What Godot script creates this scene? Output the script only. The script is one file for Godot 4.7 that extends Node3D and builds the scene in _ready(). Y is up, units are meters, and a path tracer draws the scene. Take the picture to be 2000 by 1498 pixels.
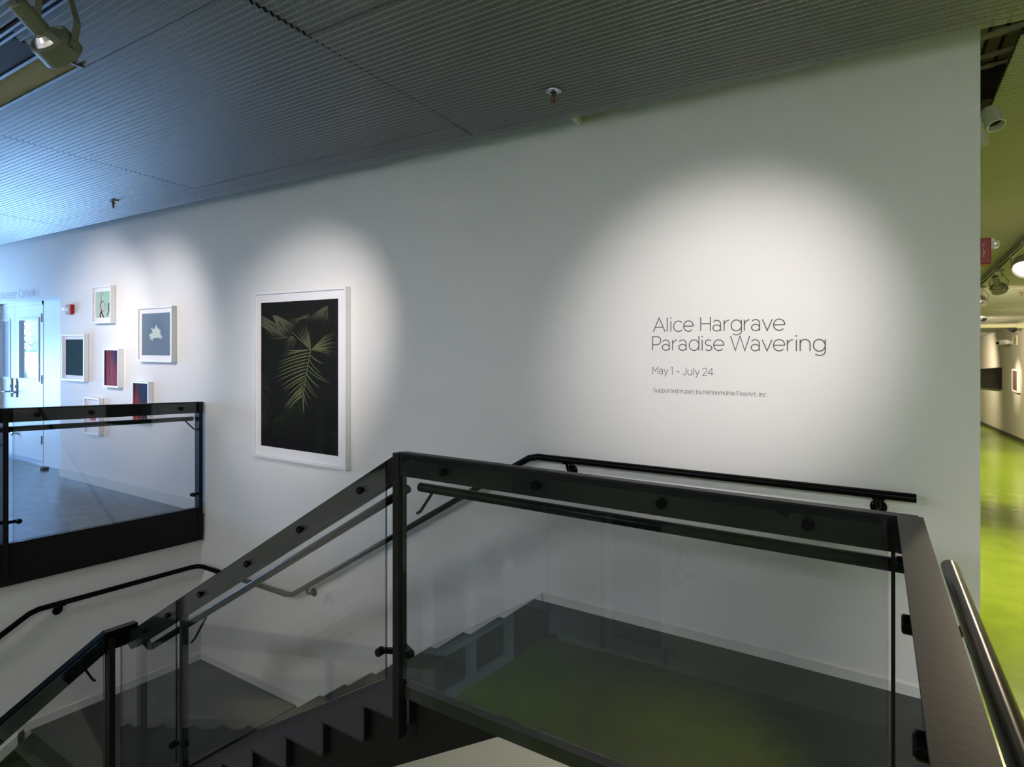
extends Node3D
# A stair hall in an art centre: a long white wall (z = 0) with a show's title and pictures, a black steel stair with
# glass railings in front of it, a catwalk on the left, a corridor with a green floor on the right.
# x runs along the wall, z comes away from it, y is up; the upper storey's floor is at y = 0 where it meets the wall.
# Floors and ceilings are laid to a fall: everything level across the hall rises FALL metres per metre away from the wall.

const FALL := 0.049
const CEIL := 2.92       # the ribbed ceiling above the upper floor
const LOW := -3.87       # the lower storey's floor
const RISE := 0.176
const RUN := 0.289
const NOSE := -1.843     # x of the upper landing's nosing

var M := {}
var org := Vector3.ZERO
var names := {}
var rng := RandomNumberGenerator.new()


func _ready() -> void:
	rng.seed = 7
	# ---------------------------------------------------------------- camera, sky, exposure
	var cam := Camera3D.new()
	cam.name = "camera"
	add_child(cam)
	cam.position = Vector3(0, 1.6226, 3.3)
	cam.rotation_degrees = Vector3(0, 31.6755, 0)
	cam.projection = Camera3D.PROJECTION_FRUSTUM
	cam.near = 0.05
	cam.far = 200.0
	cam.keep_aspect = Camera3D.KEEP_HEIGHT
	cam.size = 0.05 * 1498.0 / 1160.0
	cam.frustum_offset = Vector2(0, -0.05 * 77.0 / 1160.0)
	cam.current = true

	var sky_mat := ProceduralSkyMaterial.new()
	sky_mat.sky_top_color = Color(0.44, 0.66, 1.0)
	sky_mat.sky_horizon_color = Color(0.64, 0.81, 1.0)
	sky_mat.ground_bottom_color = Color(0.35, 0.38, 0.36)
	sky_mat.ground_horizon_color = Color(0.5, 0.55, 0.56)
	sky_mat.sky_energy_multiplier = 1.0
	var sky := Sky.new()
	sky.sky_material = sky_mat
	var env := Environment.new()
	env.background_mode = Environment.BG_SKY
	env.sky = sky
	env.background_energy_multiplier = 6.5
	env.tonemap_mode = Environment.TONE_MAPPER_LINEAR
	env.tonemap_exposure = 1.0
	env.sdfgi_enabled = true
	env.ssao_enabled = true
	env.ssil_enabled = true
	var we := WorldEnvironment.new()
	we.name = "surroundings"
	we.environment = env
	add_child(we)

	# daylight through the catwalk's great west window, and the light panels of the hall behind the viewer
	area("daylight", Vector3(-11.9, 0.95, 1.45), Vector3(1, 0.7, 0.12), Vector2(2.1, 1.3), 21.0, Color(0.58, 0.78, 1.0))
	for x in [-7.0, -3.4, 1.4]:
		area("panel_light", W(x, CEIL - 0.05, 7.0), Vector3(0, -1, 0), Vector2(1.2, 1.2), 17.5, Color(0.94, 0.95, 1.0))

	make_materials()
	build_shell()
	build_ceiling()
	build_outside()
	build_lower_hall()
	build_stairs()
	build_railings()
	build_wall_handrail()
	build_catwalk_door()
	build_pictures()
	build_lettering()
	build_lamps()
	build_ceiling_things()
	build_corridor_things()


func area(called: String, at: Vector3, towards: Vector3, size: Vector2, energy: float, c: Color) -> void:
	var l := AreaLight3D.new()
	l.name = numbered(called)
	add_child(l)
	l.look_at_from_position(at, at + towards, Vector3.UP if absf(towards.y) < 0.9 else Vector3.BACK)
	l.area_size = size
	l.light_energy = energy
	l.light_color = c
	l.area_range = 40.0
	l.shadow_enabled = true


# ==================================================================== helpers: points, meshes, nodes
func W(x: float, y: float, z: float) -> Vector3:
	return Vector3(x, y + FALL * z, z)


func new_st() -> SurfaceTool:
	var st := SurfaceTool.new()
	st.begin(Mesh.PRIMITIVE_TRIANGLES)
	return st


func tri(st: SurfaceTool, a: Vector3, b: Vector3, c: Vector3, n: Vector3) -> void:
	if (b - a).cross(c - a).dot(n) > 0.0:
		var t := b
		b = c
		c = t
	for p in [a, b, c]:
		st.set_normal(n)
		st.add_vertex(p - org)


func quad(st: SurfaceTool, a: Vector3, b: Vector3, c: Vector3, d: Vector3, out: Vector3) -> void:
	var n := (c - a).cross(d - b).normalized()
	if n.dot(out) < 0.0:
		n = -n
	tri(st, a, b, c, n)
	tri(st, a, c, d, n)


func hexa(st: SurfaceTool, p: Array) -> void:   # p: four corners of one end, then the four of the other in the same order
	var mid := Vector3.ZERO
	for q in p:
		mid += q
	mid /= 8.0
	for f in [[0, 1, 2, 3], [4, 5, 6, 7], [0, 1, 5, 4], [1, 2, 6, 5], [2, 3, 7, 6], [3, 0, 4, 7]]:
		var c: Vector3 = (p[f[0]] + p[f[1]] + p[f[2]] + p[f[3]]) / 4.0
		quad(st, p[f[0]], p[f[1]], p[f[2]], p[f[3]], c - mid)


func box(st: SurfaceTool, x0: float, x1: float, y0: float, y1: float, z0: float, z1: float) -> void:   # laid to the floor's fall
	hexa(st, [W(x0, y0, z0), W(x1, y0, z0), W(x1, y1, z0), W(x0, y1, z0), W(x0, y0, z1), W(x1, y0, z1), W(x1, y1, z1), W(x0, y1, z1)])


func cube(st: SurfaceTool, x0: float, x1: float, y0: float, y1: float, z0: float, z1: float) -> void:   # plumb and level
	hexa(st, [Vector3(x0, y0, z0), Vector3(x1, y0, z0), Vector3(x1, y1, z0), Vector3(x0, y1, z0), Vector3(x0, y0, z1), Vector3(x1, y0, z1), Vector3(x1, y1, z1), Vector3(x0, y1, z1)])


func bevel_cube(st: SurfaceTool, x0: float, x1: float, y0: float, y1: float, z0: float, z1: float, e: float) -> void:
	var xs := [x0, x1]
	var ys := [y0, y1]
	var zs := [z0, z1]
	var sg := [1.0, -1.0]
	var P := {}
	for i in 2:
		for j in 2:
			for k in 2:
				P[[i, j, k, 0]] = Vector3(xs[i], ys[j] + sg[j] * e, zs[k] + sg[k] * e)
				P[[i, j, k, 1]] = Vector3(xs[i] + sg[i] * e, ys[j], zs[k] + sg[k] * e)
				P[[i, j, k, 2]] = Vector3(xs[i] + sg[i] * e, ys[j] + sg[j] * e, zs[k])
	for i in 2:
		var o := Vector3(-sg[i], 0, 0)
		quad(st, P[[i, 0, 0, 0]], P[[i, 1, 0, 0]], P[[i, 1, 1, 0]], P[[i, 0, 1, 0]], o)
		o = Vector3(0, -sg[i], 0)
		quad(st, P[[0, i, 0, 1]], P[[1, i, 0, 1]], P[[1, i, 1, 1]], P[[0, i, 1, 1]], o)
		o = Vector3(0, 0, -sg[i])
		quad(st, P[[0, 0, i, 2]], P[[1, 0, i, 2]], P[[1, 1, i, 2]], P[[0, 1, i, 2]], o)
		for j in 2:
			quad(st, P[[i, j, 0, 0]], P[[i, j, 1, 0]], P[[i, j, 1, 1]], P[[i, j, 0, 1]], Vector3(-sg[i], -sg[j], 0))
			quad(st, P[[i, 0, j, 0]], P[[i, 1, j, 0]], P[[i, 1, j, 2]], P[[i, 0, j, 2]], Vector3(-sg[i], 0, -sg[j]))
			quad(st, P[[0, i, j, 1]], P[[1, i, j, 1]], P[[1, i, j, 2]], P[[0, i, j, 2]], Vector3(0, -sg[i], -sg[j]))
			for k in 2:
				var nn := Vector3(-sg[i], -sg[j], -sg[k]).normalized()
				tri(st, P[[i, j, k, 0]], P[[i, j, k, 1]], P[[i, j, k, 2]], nn)


func prism(st: SurfaceTool, poly: PackedVector3Array, by: Vector3) -> void:   # a flat outline pushed along «by»
	var n := by.normalized()
	var flat := PackedVector2Array()
	var u := (poly[1] - poly[0]).normalized()
	var nn := Vector3.ZERO
	for i in poly.size():
		nn += poly[i].cross(poly[(i + 1) % poly.size()])
	nn = nn.normalized()
	u = (u - nn * u.dot(nn)).normalized()
	var v := nn.cross(u)
	var mid := Vector3.ZERO
	for q in poly:
		flat.append(Vector2(q.dot(u), q.dot(v)))
		mid += q
	mid /= poly.size()
	var ix := Geometry2D.triangulate_polygon(flat)
	for i in range(0, ix.size(), 3):
		tri(st, poly[ix[i]], poly[ix[i + 1]], poly[ix[i + 2]], nn * (-1.0 if nn.dot(by) > 0 else 1.0))
		tri(st, poly[ix[i]] + by, poly[ix[i + 1]] + by, poly[ix[i + 2]] + by, nn * (1.0 if nn.dot(by) > 0 else -1.0))
	var ccw := not Geometry2D.is_polygon_clockwise(flat)
	for i in poly.size():
		var a := poly[i]
		var b := poly[(i + 1) % poly.size()]
		var out := (b - a).cross(nn) * (1.0 if ccw else -1.0)
		quad(st, a, b, b + by, a + by, out)


func tube(st: SurfaceTool, pts: PackedVector3Array, r: float, sides := 16, caps := true) -> void:
	var rings := []
	var prev_u := Vector3.ZERO
	for i in pts.size():
		var d0 := (pts[i] - pts[maxi(i - 1, 0)]).normalized()
		var d1 := (pts[mini(i + 1, pts.size() - 1)] - pts[i]).normalized()
		var d := (d0 + d1).normalized()
		var u := prev_u
		if u == Vector3.ZERO:
			u = d.cross(Vector3.UP if absf(d.y) < 0.9 else Vector3.RIGHT)
		u = (u - d * u.dot(d)).normalized()
		prev_u = u
		var v := d.cross(u)
		var stretch := 1.0 / maxf(0.5, d.dot(d1 if d1 != Vector3.ZERO else d0))
		var ring := []
		for k in sides:
			var t := TAU * k / sides
			var n := u * cos(t) + v * sin(t)
			ring.append([pts[i] + n * r * (stretch if i > 0 and i < pts.size() - 1 else 1.0), n])
		rings.append(ring)
	for i in pts.size() - 1:
		for k in sides:
			var a: Array = rings[i][k]
			var b: Array = rings[i][(k + 1) % sides]
			var c: Array = rings[i + 1][(k + 1) % sides]
			var e: Array = rings[i + 1][k]
			smooth(st, a, b, c)
			smooth(st, a, c, e)
	if caps:
		for e in [0, pts.size() - 1]:
			var n: Vector3 = (pts[0] - pts[1]).normalized() if e == 0 else (pts[e] - pts[e - 1]).normalized()
			for k in sides:
				tri(st, pts[e], rings[e][k][0], rings[e][(k + 1) % sides][0], n)


func smooth(st: SurfaceTool, a: Array, b: Array, c: Array) -> void:
	var n: Vector3 = a[1] + b[1] + c[1]
	var l := [a, b, c]
	if (b[0] - a[0]).cross(c[0] - a[0]).dot(n) > 0.0:
		l = [a, c, b]
	for p in l:
		st.set_normal(p[1])
		st.add_vertex(p[0] - org)


func lathe(st: SurfaceTool, at: Vector3, axis: Vector3, prof: Array, sides := 28) -> void:   # prof: [radius, distance along the axis]
	axis = axis.normalized()
	var u := axis.cross(Vector3.UP if absf(axis.y) < 0.95 else Vector3.RIGHT).normalized()
	var v := axis.cross(u)
	for i in prof.size() - 1:
		var r0: float = prof[i][0]
		var h0: float = prof[i][1]
		var r1: float = prof[i + 1][0]
		var h1: float = prof[i + 1][1]
		var ln := maxf(Vector2(r1 - r0, h1 - h0).length(), 1e-6)
		for k in sides:
			var P := []
			for t in [TAU * k / sides, TAU * (k + 1) / sides]:
				var dir := u * cos(t) + v * sin(t)
				var n := (dir * (h1 - h0) - axis * (r1 - r0)) / ln
				P.append([at + dir * r0 + axis * h0, n])
				P.append([at + dir * r1 + axis * h1, n])
			if r0 > 1e-5:
				smooth(st, P[0], P[2], P[3] if r1 > 1e-5 else P[1])
			if r1 > 1e-5:
				smooth(st, P[0], P[3], P[1])


func numbered(called: String) -> String:
	var n: int = names.get(called, 0)
	names[called] = n + 1
	return called if n == 0 else "%s_%03d" % [called, n]


func tag(o: Node3D, label := "", category := "", group := "", kind := "") -> Node3D:
	if label: o.set_meta("label", label)
	if category: o.set_meta("category", category)
	if group: o.set_meta("group", group)
	if kind: o.set_meta("kind", kind)
	return o


func thing(called: String, label: String, category: String, at: Vector3, group := "") -> Node3D:
	var o := Node3D.new()
	o.name = numbered(called)
	add_child(o)
	o.position = at
	org = at
	tag(o, label, category, group)
	return o


func done() -> void:
	org = Vector3.ZERO


func obj(called: String, st: SurfaceTool, m: Material, parent: Node3D = null, label := "") -> MeshInstance3D:
	var o := MeshInstance3D.new()
	o.mesh = st.commit()
	o.material_override = m
	if parent == null:
		o.name = numbered(called)
		add_child(o)
	else:
		o.name = called
		parent.add_child(o, true)
	if label: o.set_meta("label", label)
	return o


func put(called: String, mesh: Mesh, m: Material, parent: Node3D, at: Vector3) -> MeshInstance3D:
	var o := MeshInstance3D.new()
	o.mesh = mesh
	o.material_override = m
	o.name = called
	parent.add_child(o, true)
	o.position = at
	return o


func struct(called: String, st: SurfaceTool, m: Material, parent: Node3D = null) -> MeshInstance3D:
	var o := obj(called, st, m, parent)
	if parent == null:
		o.set_meta("kind", "structure")
	return o


# ==================================================================== materials
func mat(c: Color, rough := 0.5, metal := 0.0, spec := 0.5) -> StandardMaterial3D:
	var m := StandardMaterial3D.new()
	m.albedo_color = c
	m.roughness = rough
	m.metallic = metal
	m.metallic_specular = spec
	return m


func noise_tex(freq: float, size: int, seed_: int, octaves := 4, normal := false, strength := 1.0, ramp: Gradient = null) -> NoiseTexture2D:
	var n := FastNoiseLite.new()
	n.seed = seed_
	n.frequency = freq
	n.fractal_octaves = octaves
	var t := NoiseTexture2D.new()
	t.width = size
	t.height = size
	t.seamless = true
	t.noise = n
	t.as_normal_map = normal
	t.bump_strength = strength
	t.color_ramp = ramp
	return t


func ramp(cols: Array) -> Gradient:
	var g := Gradient.new()
	g.offsets = PackedFloat32Array(cols.map(func(c): return c[0]))
	g.colors = PackedColorArray(cols.map(func(c): return c[1]))
	return g


func tri_map(m: StandardMaterial3D, scale: float) -> void:
	m.uv1_triplanar = true
	m.uv1_world_triplanar = true
	m.uv1_scale = Vector3.ONE * scale


func make_materials() -> void:
	var wall := mat(Color(0.915, 0.91, 0.90), 0.75, 0, 0.3)
	wall.normal_enabled = true
	wall.normal_scale = 0.12
	wall.normal_texture = noise_tex(0.02, 512, 3, 5, true, 3.0)
	tri_map(wall, 1.2)
	M.wall = wall
	var ww := mat(Color(0.78, 0.77, 0.72), 0.75, 0, 0.3)
	M.wall_warm = ww
	M.baseboard = mat(Color(0.86, 0.86, 0.84), 0.45)
	var st := mat(Color(0.115, 0.11, 0.107), 0.42, 0.0, 0.27)
	st.normal_enabled = true
	st.normal_scale = 0.1
	st.normal_texture = noise_tex(0.03, 256, 11, 4, true, 2.0)
	tri_map(st, 4.0)
	M.steel = st
	M.steel_gloss = mat(Color(0.05, 0.048, 0.047), 0.25, 0.0, 0.24)
	var tread := mat(Color.WHITE, 0.5)
	tread.albedo_texture = noise_tex(0.05, 512, 21, 5, false, 1, ramp([[0.0, Color(0.15, 0.14, 0.145)], [0.6, Color(0.19, 0.175, 0.185)], [1.0, Color(0.25, 0.235, 0.24)]]))
	tri_map(tread, 2.0)
	M.tread = tread
	var lino := mat(Color.WHITE, 0.28)
	lino.albedo_texture = noise_tex(0.01, 512, 31, 5, false, 1, ramp([[0.0, Color(0.11, 0.12, 0.11)], [0.5, Color(0.16, 0.17, 0.155)], [1.0, Color(0.21, 0.215, 0.20)]]))
	lino.normal_enabled = true
	lino.normal_scale = 0.12
	lino.normal_texture = noise_tex(0.008, 512, 32, 3, true, 4.0)
	tri_map(lino, 0.6)
	M.lino = lino
	var conc := mat(Color.WHITE, 0.3)
	conc.albedo_texture = noise_tex(0.012, 1024, 41, 6, false, 1, ramp([[0.0, Color(0.14, 0.145, 0.15)], [0.4, Color(0.25, 0.255, 0.26)], [0.6, Color(0.30, 0.30, 0.30)], [1.0, Color(0.40, 0.40, 0.39)]]))
	conc.normal_enabled = true
	conc.normal_scale = 0.12
	conc.normal_texture = noise_tex(0.01, 512, 42, 4, true, 3.0)
	tri_map(conc, 0.45)
	M.concrete = conc
	var green := mat(Color.WHITE, 0.16)
	green.albedo_texture = noise_tex(0.01, 512, 51, 4, false, 1, ramp([[0.0, Color(0.52, 0.64, 0.07)], [0.5, Color(0.555, 0.675, 0.10)], [1.0, Color(0.59, 0.71, 0.14)]]))
	green.normal_enabled = true
	green.normal_scale = 0.1
	green.normal_texture = noise_tex(0.012, 512, 52, 3, true, 3.0)
	tri_map(green, 0.7)
	M.green = green
	M.dark = mat(Color(0.06, 0.06, 0.06), 0.7)
	M.black = mat(Color(0.03, 0.03, 0.03), 0.5)
	M.plenum = mat(Color(0.30, 0.30, 0.27), 0.9)
	M.deck = mat(Color(0.78, 0.75, 0.66), 0.8)
	M.deck_dark = mat(Color(0.3, 0.29, 0.24), 0.8)
	M.frame = mat(Color(0.93, 0.93, 0.93), 0.45)
	M.mat_board = mat(Color(0.94, 0.93, 0.94), 0.85)
	M.door = mat(Color(0.86, 0.88, 0.89), 0.42)
	M.chrome = mat(Color(0.72, 0.73, 0.75), 0.22, 1.0)
	M.satin = mat(Color(0.55, 0.56, 0.58), 0.35, 1.0)
	M.lamp_grey = mat(Color(0.60, 0.60, 0.58), 0.38)
	M.brass = mat(Color(0.45, 0.38, 0.26), 0.4, 1.0)
	M.red = mat(Color(0.62, 0.06, 0.09), 0.4)
	M.red_bulb = mat(Color(0.7, 0.03, 0.05), 0.2)
	M.vinyl = mat(Color(0.36, 0.33, 0.33), 0.6)
	M.vinyl_grey = mat(Color(0.56, 0.59, 0.64), 0.6)
	M.vinyl_white = mat(Color(0.9, 0.88, 0.86), 0.6)
	M.vinyl_teal = mat(Color(0.07, 0.13, 0.13), 0.6)
	M.olive = mat(Color(0.46, 0.475, 0.43), 0.42)
	M.reflector = mat(Color(0.85, 0.83, 0.80), 0.28, 1.0)
	M.pipe = mat(Color(0.86, 0.84, 0.74), 0.45)
	M.white_metal = mat(Color(0.84, 0.85, 0.84), 0.4)
	M.screen = mat(Color(0.022, 0.024, 0.026), 0.12)
	M.brick = mat(Color(0.66, 0.40, 0.36), 0.85)
	M.brick_dark = mat(Color(0.60, 0.35, 0.32), 0.85)
	M.mortar = mat(Color(0.78, 0.76, 0.74), 0.9)
	M.bark = mat(Color(0.30, 0.24, 0.2), 0.9)
	M.ground = mat(Color(0.6, 0.6, 0.58), 0.9)
	M.leaf = mat(Color(0.60, 0.70, 0.52), 0.6)
	M.leaf.backlight_enabled = true
	M.leaf.backlight = Color(0.5, 0.55, 0.35)
	var g := mat(Color(0.13, 0.21, 0.185, 0.12), 0.0)
	g.transparency = BaseMaterial3D.TRANSPARENCY_ALPHA
	M.glass = g
	var ge := mat(Color(0.11, 0.16, 0.155, 0.75), 0.08)
	ge.transparency = BaseMaterial3D.TRANSPARENCY_ALPHA
	M.glass_edge = ge
	var cg := mat(Color(0.8, 0.9, 0.9, 0.03), 0.0)
	cg.transparency = BaseMaterial3D.TRANSPARENCY_ALPHA
	M.clear = cg
	var lens := mat(Color(0.95, 0.95, 0.93, 0.35), 0.05)
	lens.transparency = BaseMaterial3D.TRANSPARENCY_ALPHA
	M.lens = lens
	M.glow = mat(Color(1, 0.97, 0.92), 0.4)
	M.glow.emission_enabled = true
	M.glow.emission = Color(1.0, 0.94, 0.86)
	M.glow.emission_energy_multiplier = 2.5
	# the perforated sheet of the ceiling: one tile holds two staggered holes
	var im := Image.create(32, 32, false, Image.FORMAT_RGBA8)
	for y in 32:
		for x in 32:
			var hole := false
			for c in [Vector2(8, 8), Vector2(24, 24)]:
				if Vector2(x + 0.5, y + 0.5).distance_to(c) < 6.4:
					hole = true
			im.set_pixel(x, y, Color(0, 0, 0, 0) if hole else Color(1, 1, 1, 1))
	im.fill_rect(Rect2i(0, 0, 0, 0), Color.WHITE)
	var perf := mat(Color(0.60, 0.60, 0.60), 0.42, 0.42, 0.5)
	perf.albedo_texture = ImageTexture.create_from_image(im)
	perf.transparency = BaseMaterial3D.TRANSPARENCY_ALPHA_SCISSOR
	perf.alpha_scissor_threshold = 0.5
	perf.cull_mode = BaseMaterial3D.CULL_DISABLED
	M.perforated = perf
	var perf2: StandardMaterial3D = perf.duplicate()
	perf2.albedo_color = Color(0.68, 0.68, 0.65)
	perf2.metallic = 0.1
	M.perforated_pale = perf2


# ==================================================================== walls and floors
func build_shell() -> void:
	# the long wall, in three pieces round the door alcove; it runs through both storeys
	var s := new_st()
	cube(s, -8.562, 0.381, -4.2, 3.5, -0.22, 0.0)
	cube(s, -12.2, -8.562, 2.208, 3.5, -0.22, 0.0)
	cube(s, -12.2, -10.98, -4.2, 2.208, -0.22, 0.0)
	cube(s, -10.98, -8.562, -4.2, -0.02, -0.22, 0.0)
	struct("wall_north", s, M.wall)
	# the alcove's back, beside and above the doors
	s = new_st()
	cube(s, -9.585, -8.4, -0.02, 2.4, -0.40, -0.19)
	cube(s, -12.2, -9.585, 2.205, 2.4, -0.40, -0.19)
	cube(s, -12.2, -11.50, -0.02, 2.205, -0.40, -0.19)
	struct("wall_alcove", s, M.door)
	# the wall under the catwalk and on through the lower storey
	s = new_st()
	cube(s, -5.76, -5.556, -4.2, -0.03, 0.0, 5.16)
	cube(s, -5.76, -5.556, -0.75, 0.1, 5.16, 9.4)
	struct("wall_west", s, M.wall)
	# corridor
	s = new_st()
	box(s, 2.93, 3.15, -0.3, 3.4, -32.0, 9.4)
	struct("wall_east", s, M.wall_warm)
	s = new_st()
	box(s, 0.18, 0.381, -0.3, 3.4, -32.0, -0.21)
	struct("wall_corridor", s, M.wall_warm)
	s = new_st()
	box(s, 0.1, 3.1, -0.3, 3.4, -32.3, -32.0)
	struct("wall_far", s, M.wall_warm)
	s = new_st()
	box(s, 3.1, 3.3, LOW - 0.2, -0.26, -0.3, 9.4)
	box(s, 0.37, 3.3, LOW - 0.2, -0.26, -0.3, -0.1)
	struct("wall_cellar", s, M.wall)
	# behind the camera, with the great window of the catwalk's end on the west
	s = new_st()
	box(s, -12.2, 3.15, -4.6, 3.4, 9.2, 9.4)
	struct("wall_south", s, M.wall)
	s = new_st()
	box(s, -12.2, -12.0, -0.3, 0.25, 0.0, 9.4)
	box(s, -12.2, -12.0, 2.75, 3.4, 0.0, 9.4)
	box(s, -12.2, -12.0, 0.25, 2.75, 0.0, 0.35)
	box(s, -12.2, -12.0, 0.25, 2.75, 3.6, 9.4)
	struct("wall_window", s, M.wall)
	var w := Node3D.new()
	w.name = "window_1"
	add_child(w)
	tag(w, "", "", "", "structure")
	s = new_st()
	for k in 5:
		var z := 0.35 + k * 3.25 / 4.0
		box(s, -12.15, -12.07, 0.25, 2.75, z - 0.03, z + 0.03)
	box(s, -12.15, -12.07, 0.25, 0.31, 0.35, 3.6)
	box(s, -12.15, -12.07, 2.69, 2.75, 0.35, 3.6)
	obj("window_frame", s, M.white_metal, w)
	for k in 4:
		var z := 0.38 + k * 3.25 / 4.0
		s = new_st()
		box(s, -12.115, -12.105, 0.31, 2.69, z, z + 3.19 / 4.0)
		obj("pane", s, M.clear, w)
	# floors
	s = new_st()
	box(s, 0.06, 3.1, -0.28, 0.0, -32.0, 9.3)
	struct("floor", s, M.green)
	s = new_st()
	box(s, NOSE - 0.02, 0.30, -0.055, 0.002, 0.0, 1.25)
	struct("floor_landing", s, M.lino)
	s = new_st()
	prism(s, PackedVector3Array([W(-5.552, 0.0, 0), W(-5.552, -0.22, 0), W(-12.2, -0.22, 0), W(-12.2, 0.0, 0)]), W(0, 0, 9.3))
	box(s, -11.6, -8.562, -0.2, 0.0, -0.25, 0.0)
	struct("floor_catwalk", s, M.concrete)
	s = new_st()
	box(s, -5.49, 0.06, -0.28, 0.0, 5.6, 9.3)
	struct("floor_south", s, M.concrete)
	s = new_st()
	box(s, -5.6, 3.1, LOW - 0.2, LOW, 0.0, 4.6)
	prism(s, PackedVector3Array([W(-5.6, LOW, 4.6), W(-4.9, LOW, 8.4), W(3.1, LOW, 8.7), W(3.1, LOW, 4.6)]), Vector3(0, -0.2, 0))
	struct("floor_lower", s, M.green)
	# the edge of the corridor floor that faces the stair well
	s = new_st()
	box(s, 0.03, 0.06, -0.30, 0.02, 1.25, 9.2)
	struct("trim_1", s, M.steel)
	# baseboards
	s = new_st()
	box(s, NOSE + 0.03, 0.381, 0.0, 0.05, 0.0, 0.012)
	box(s, -8.562, -5.5, 0.0, 0.105, 0.0, 0.012)
	struct("baseboard_north", s, M.baseboard)
	s = new_st()
	box(s, 2.915, 2.93, 0.0, 0.1, -32.0, 9.2)
	struct("baseboard_east", s, M.deck_dark)
	s = new_st()
	var mid := -8.0 * RISE
	box(s, -5.556, NOSE - 8 * RUN + 0.12, mid, mid + 0.065, 0.0, 0.012)
	box(s, -5.556, -5.544, mid, mid + 0.065, 0.012, 1.40)
	box(s, -5.556, -5.544, mid - RISE, mid + 0.065, 1.40, 1.44)
	# the skirting beside the first flight
	prism(s, PackedVector3Array([W(-1.80, 0.05, 0.0), W(NOSE - 8 * RUN + 0.115, mid + 0.065, 0.0), W(NOSE - 8 * RUN + 0.115, mid - 0.05, 0.0), W(-1.80, -0.1, 0.0)]), W(0, 0, 0.012))
	# and beside the second
	prism(s, PackedVector3Array([W(-5.556, mid + 0.03, 1.40), W(-5.556, mid - 14 * RISE + 0.03, 1.40 + 14 * RUN), W(-5.556, mid - 14 * RISE - 0.25, 1.40 + 14 * RUN), W(-5.556, mid - 0.25, 1.40)]), Vector3(0.012, 0, 0))
	struct("baseboard_stair", s, M.baseboard)


func build_ceiling() -> void:
	# ribbed, perforated sheets; each sheet is its own piece of the ceiling
	var root := Node3D.new()
	root.name = "ceiling"
	add_child(root)
	tag(root, "", "", "", "structure")
	var tilt := atan(FALL)
	var bands := [[0.184, 0.427], [0.427, 0.977], [0.977, 1.527], [1.527, 1.889], [1.889, 2.185], [2.242, 2.792], [2.792, 3.342], [3.342, 3.892], [3.892, 4.442], [4.442, 4.992]]
	var cols := [[-12.0, -10.52], [-10.52, -7.74], [-7.74, -4.952], [-4.952, -2.164], [-2.164, 0.62]]
	var cache := {}
	for b in bands:
		for c in cols:
			var x0: float = c[0]
			var x1: float = c[1]
			if b[0] > 1.8 and b[0] < 2.2:      # the slot with the track, the return-air grille and the blank plate
				if x1 < -4.9:
					continue
				if x0 < -4.9:
					x0 = -3.385
			var key := "%.3f %.3f" % [x1 - x0, b[1] - b[0]]
			if not cache.has(key):
				cache[key] = ribbed_sheet(x1 - x0 - 0.011, b[1] - b[0] - 0.001)
			var p := put("ceiling_panel", cache[key], M.perforated, root, W(x0 + rng.randf() * 0.002, CEIL + rng.randf_range(-0.003, 0.003) + (0.007 if x1 > 0.0 and b[0] > 1.5 else 0.0), b[0]))
			p.rotation.x = -tilt
	# the black backing of the perforated sheets
	var s := new_st()
	box(s, -12.0, 0.62, CEIL + 0.03, CEIL + 0.04, 0.19, 1.88)
	box(s, -12.0, 0.62, CEIL + 0.03, CEIL + 0.04, 2.26, 5.0)
	box(s, -3.38, 0.62, CEIL + 0.03, CEIL + 0.04, 1.88, 2.26)
	box(s, 0.515, 2.93, CEIL + 0.03, CEIL + 0.04, -32.0, 0.03)
	obj("ceiling_backing", s, M.black, root)
	# behind the camera a plain continuation
	s = new_st()
	box(s, -12.2, 3.15, CEIL, CEIL + 0.05, 5.0, 9.4)
	obj("ceiling_board", s, M.deck, root)
	for x in [-7.0, -3.4, 1.4]:
		var pl := thing("ceiling_light", "square ceiling light panel behind the viewer, over the " + ("catwalk" if x < -5.0 else "hall floor" if x < 0.0 else "green corridor"), "ceiling light", W(x, CEIL, 7.0), "light panels behind the viewer")
		s = new_st()
		box(s, x - 0.62, x + 0.62, CEIL - 0.02, CEIL - 0.001, 6.38, 7.62)
		obj("light_frame", s, M.white_metal, pl)
		s = new_st()
		box(s, x - 0.58, x + 0.58, CEIL - 0.03, CEIL - 0.021, 6.42, 7.58)
		obj("diffuser", s, M.glow, pl)
		done()
	# the corridor's ceiling
	var cor := Node3D.new()
	cor.name = "ceiling_corridor"
	add_child(cor)
	tag(cor, "", "", "", "structure")
	var sheet := ribbed_sheet(2.93 - 0.512, 0.55 - 0.003)
	for k in 58:
		var z := 0.035 - (k + 1) * 0.55
		var p := put("ceiling_panel", sheet, M.perforated_pale, cor, W(0.512, CEIL + rng.randf_range(-0.002, 0.002), z))
		p.rotation.x = -tilt
	# the deck above, and the closure of the void
	s = new_st()
	box(s, -12.2, 3.15, 3.38, 3.55, -32.3, 9.4)
	struct("ceiling_deck", s, M.deck)


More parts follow.
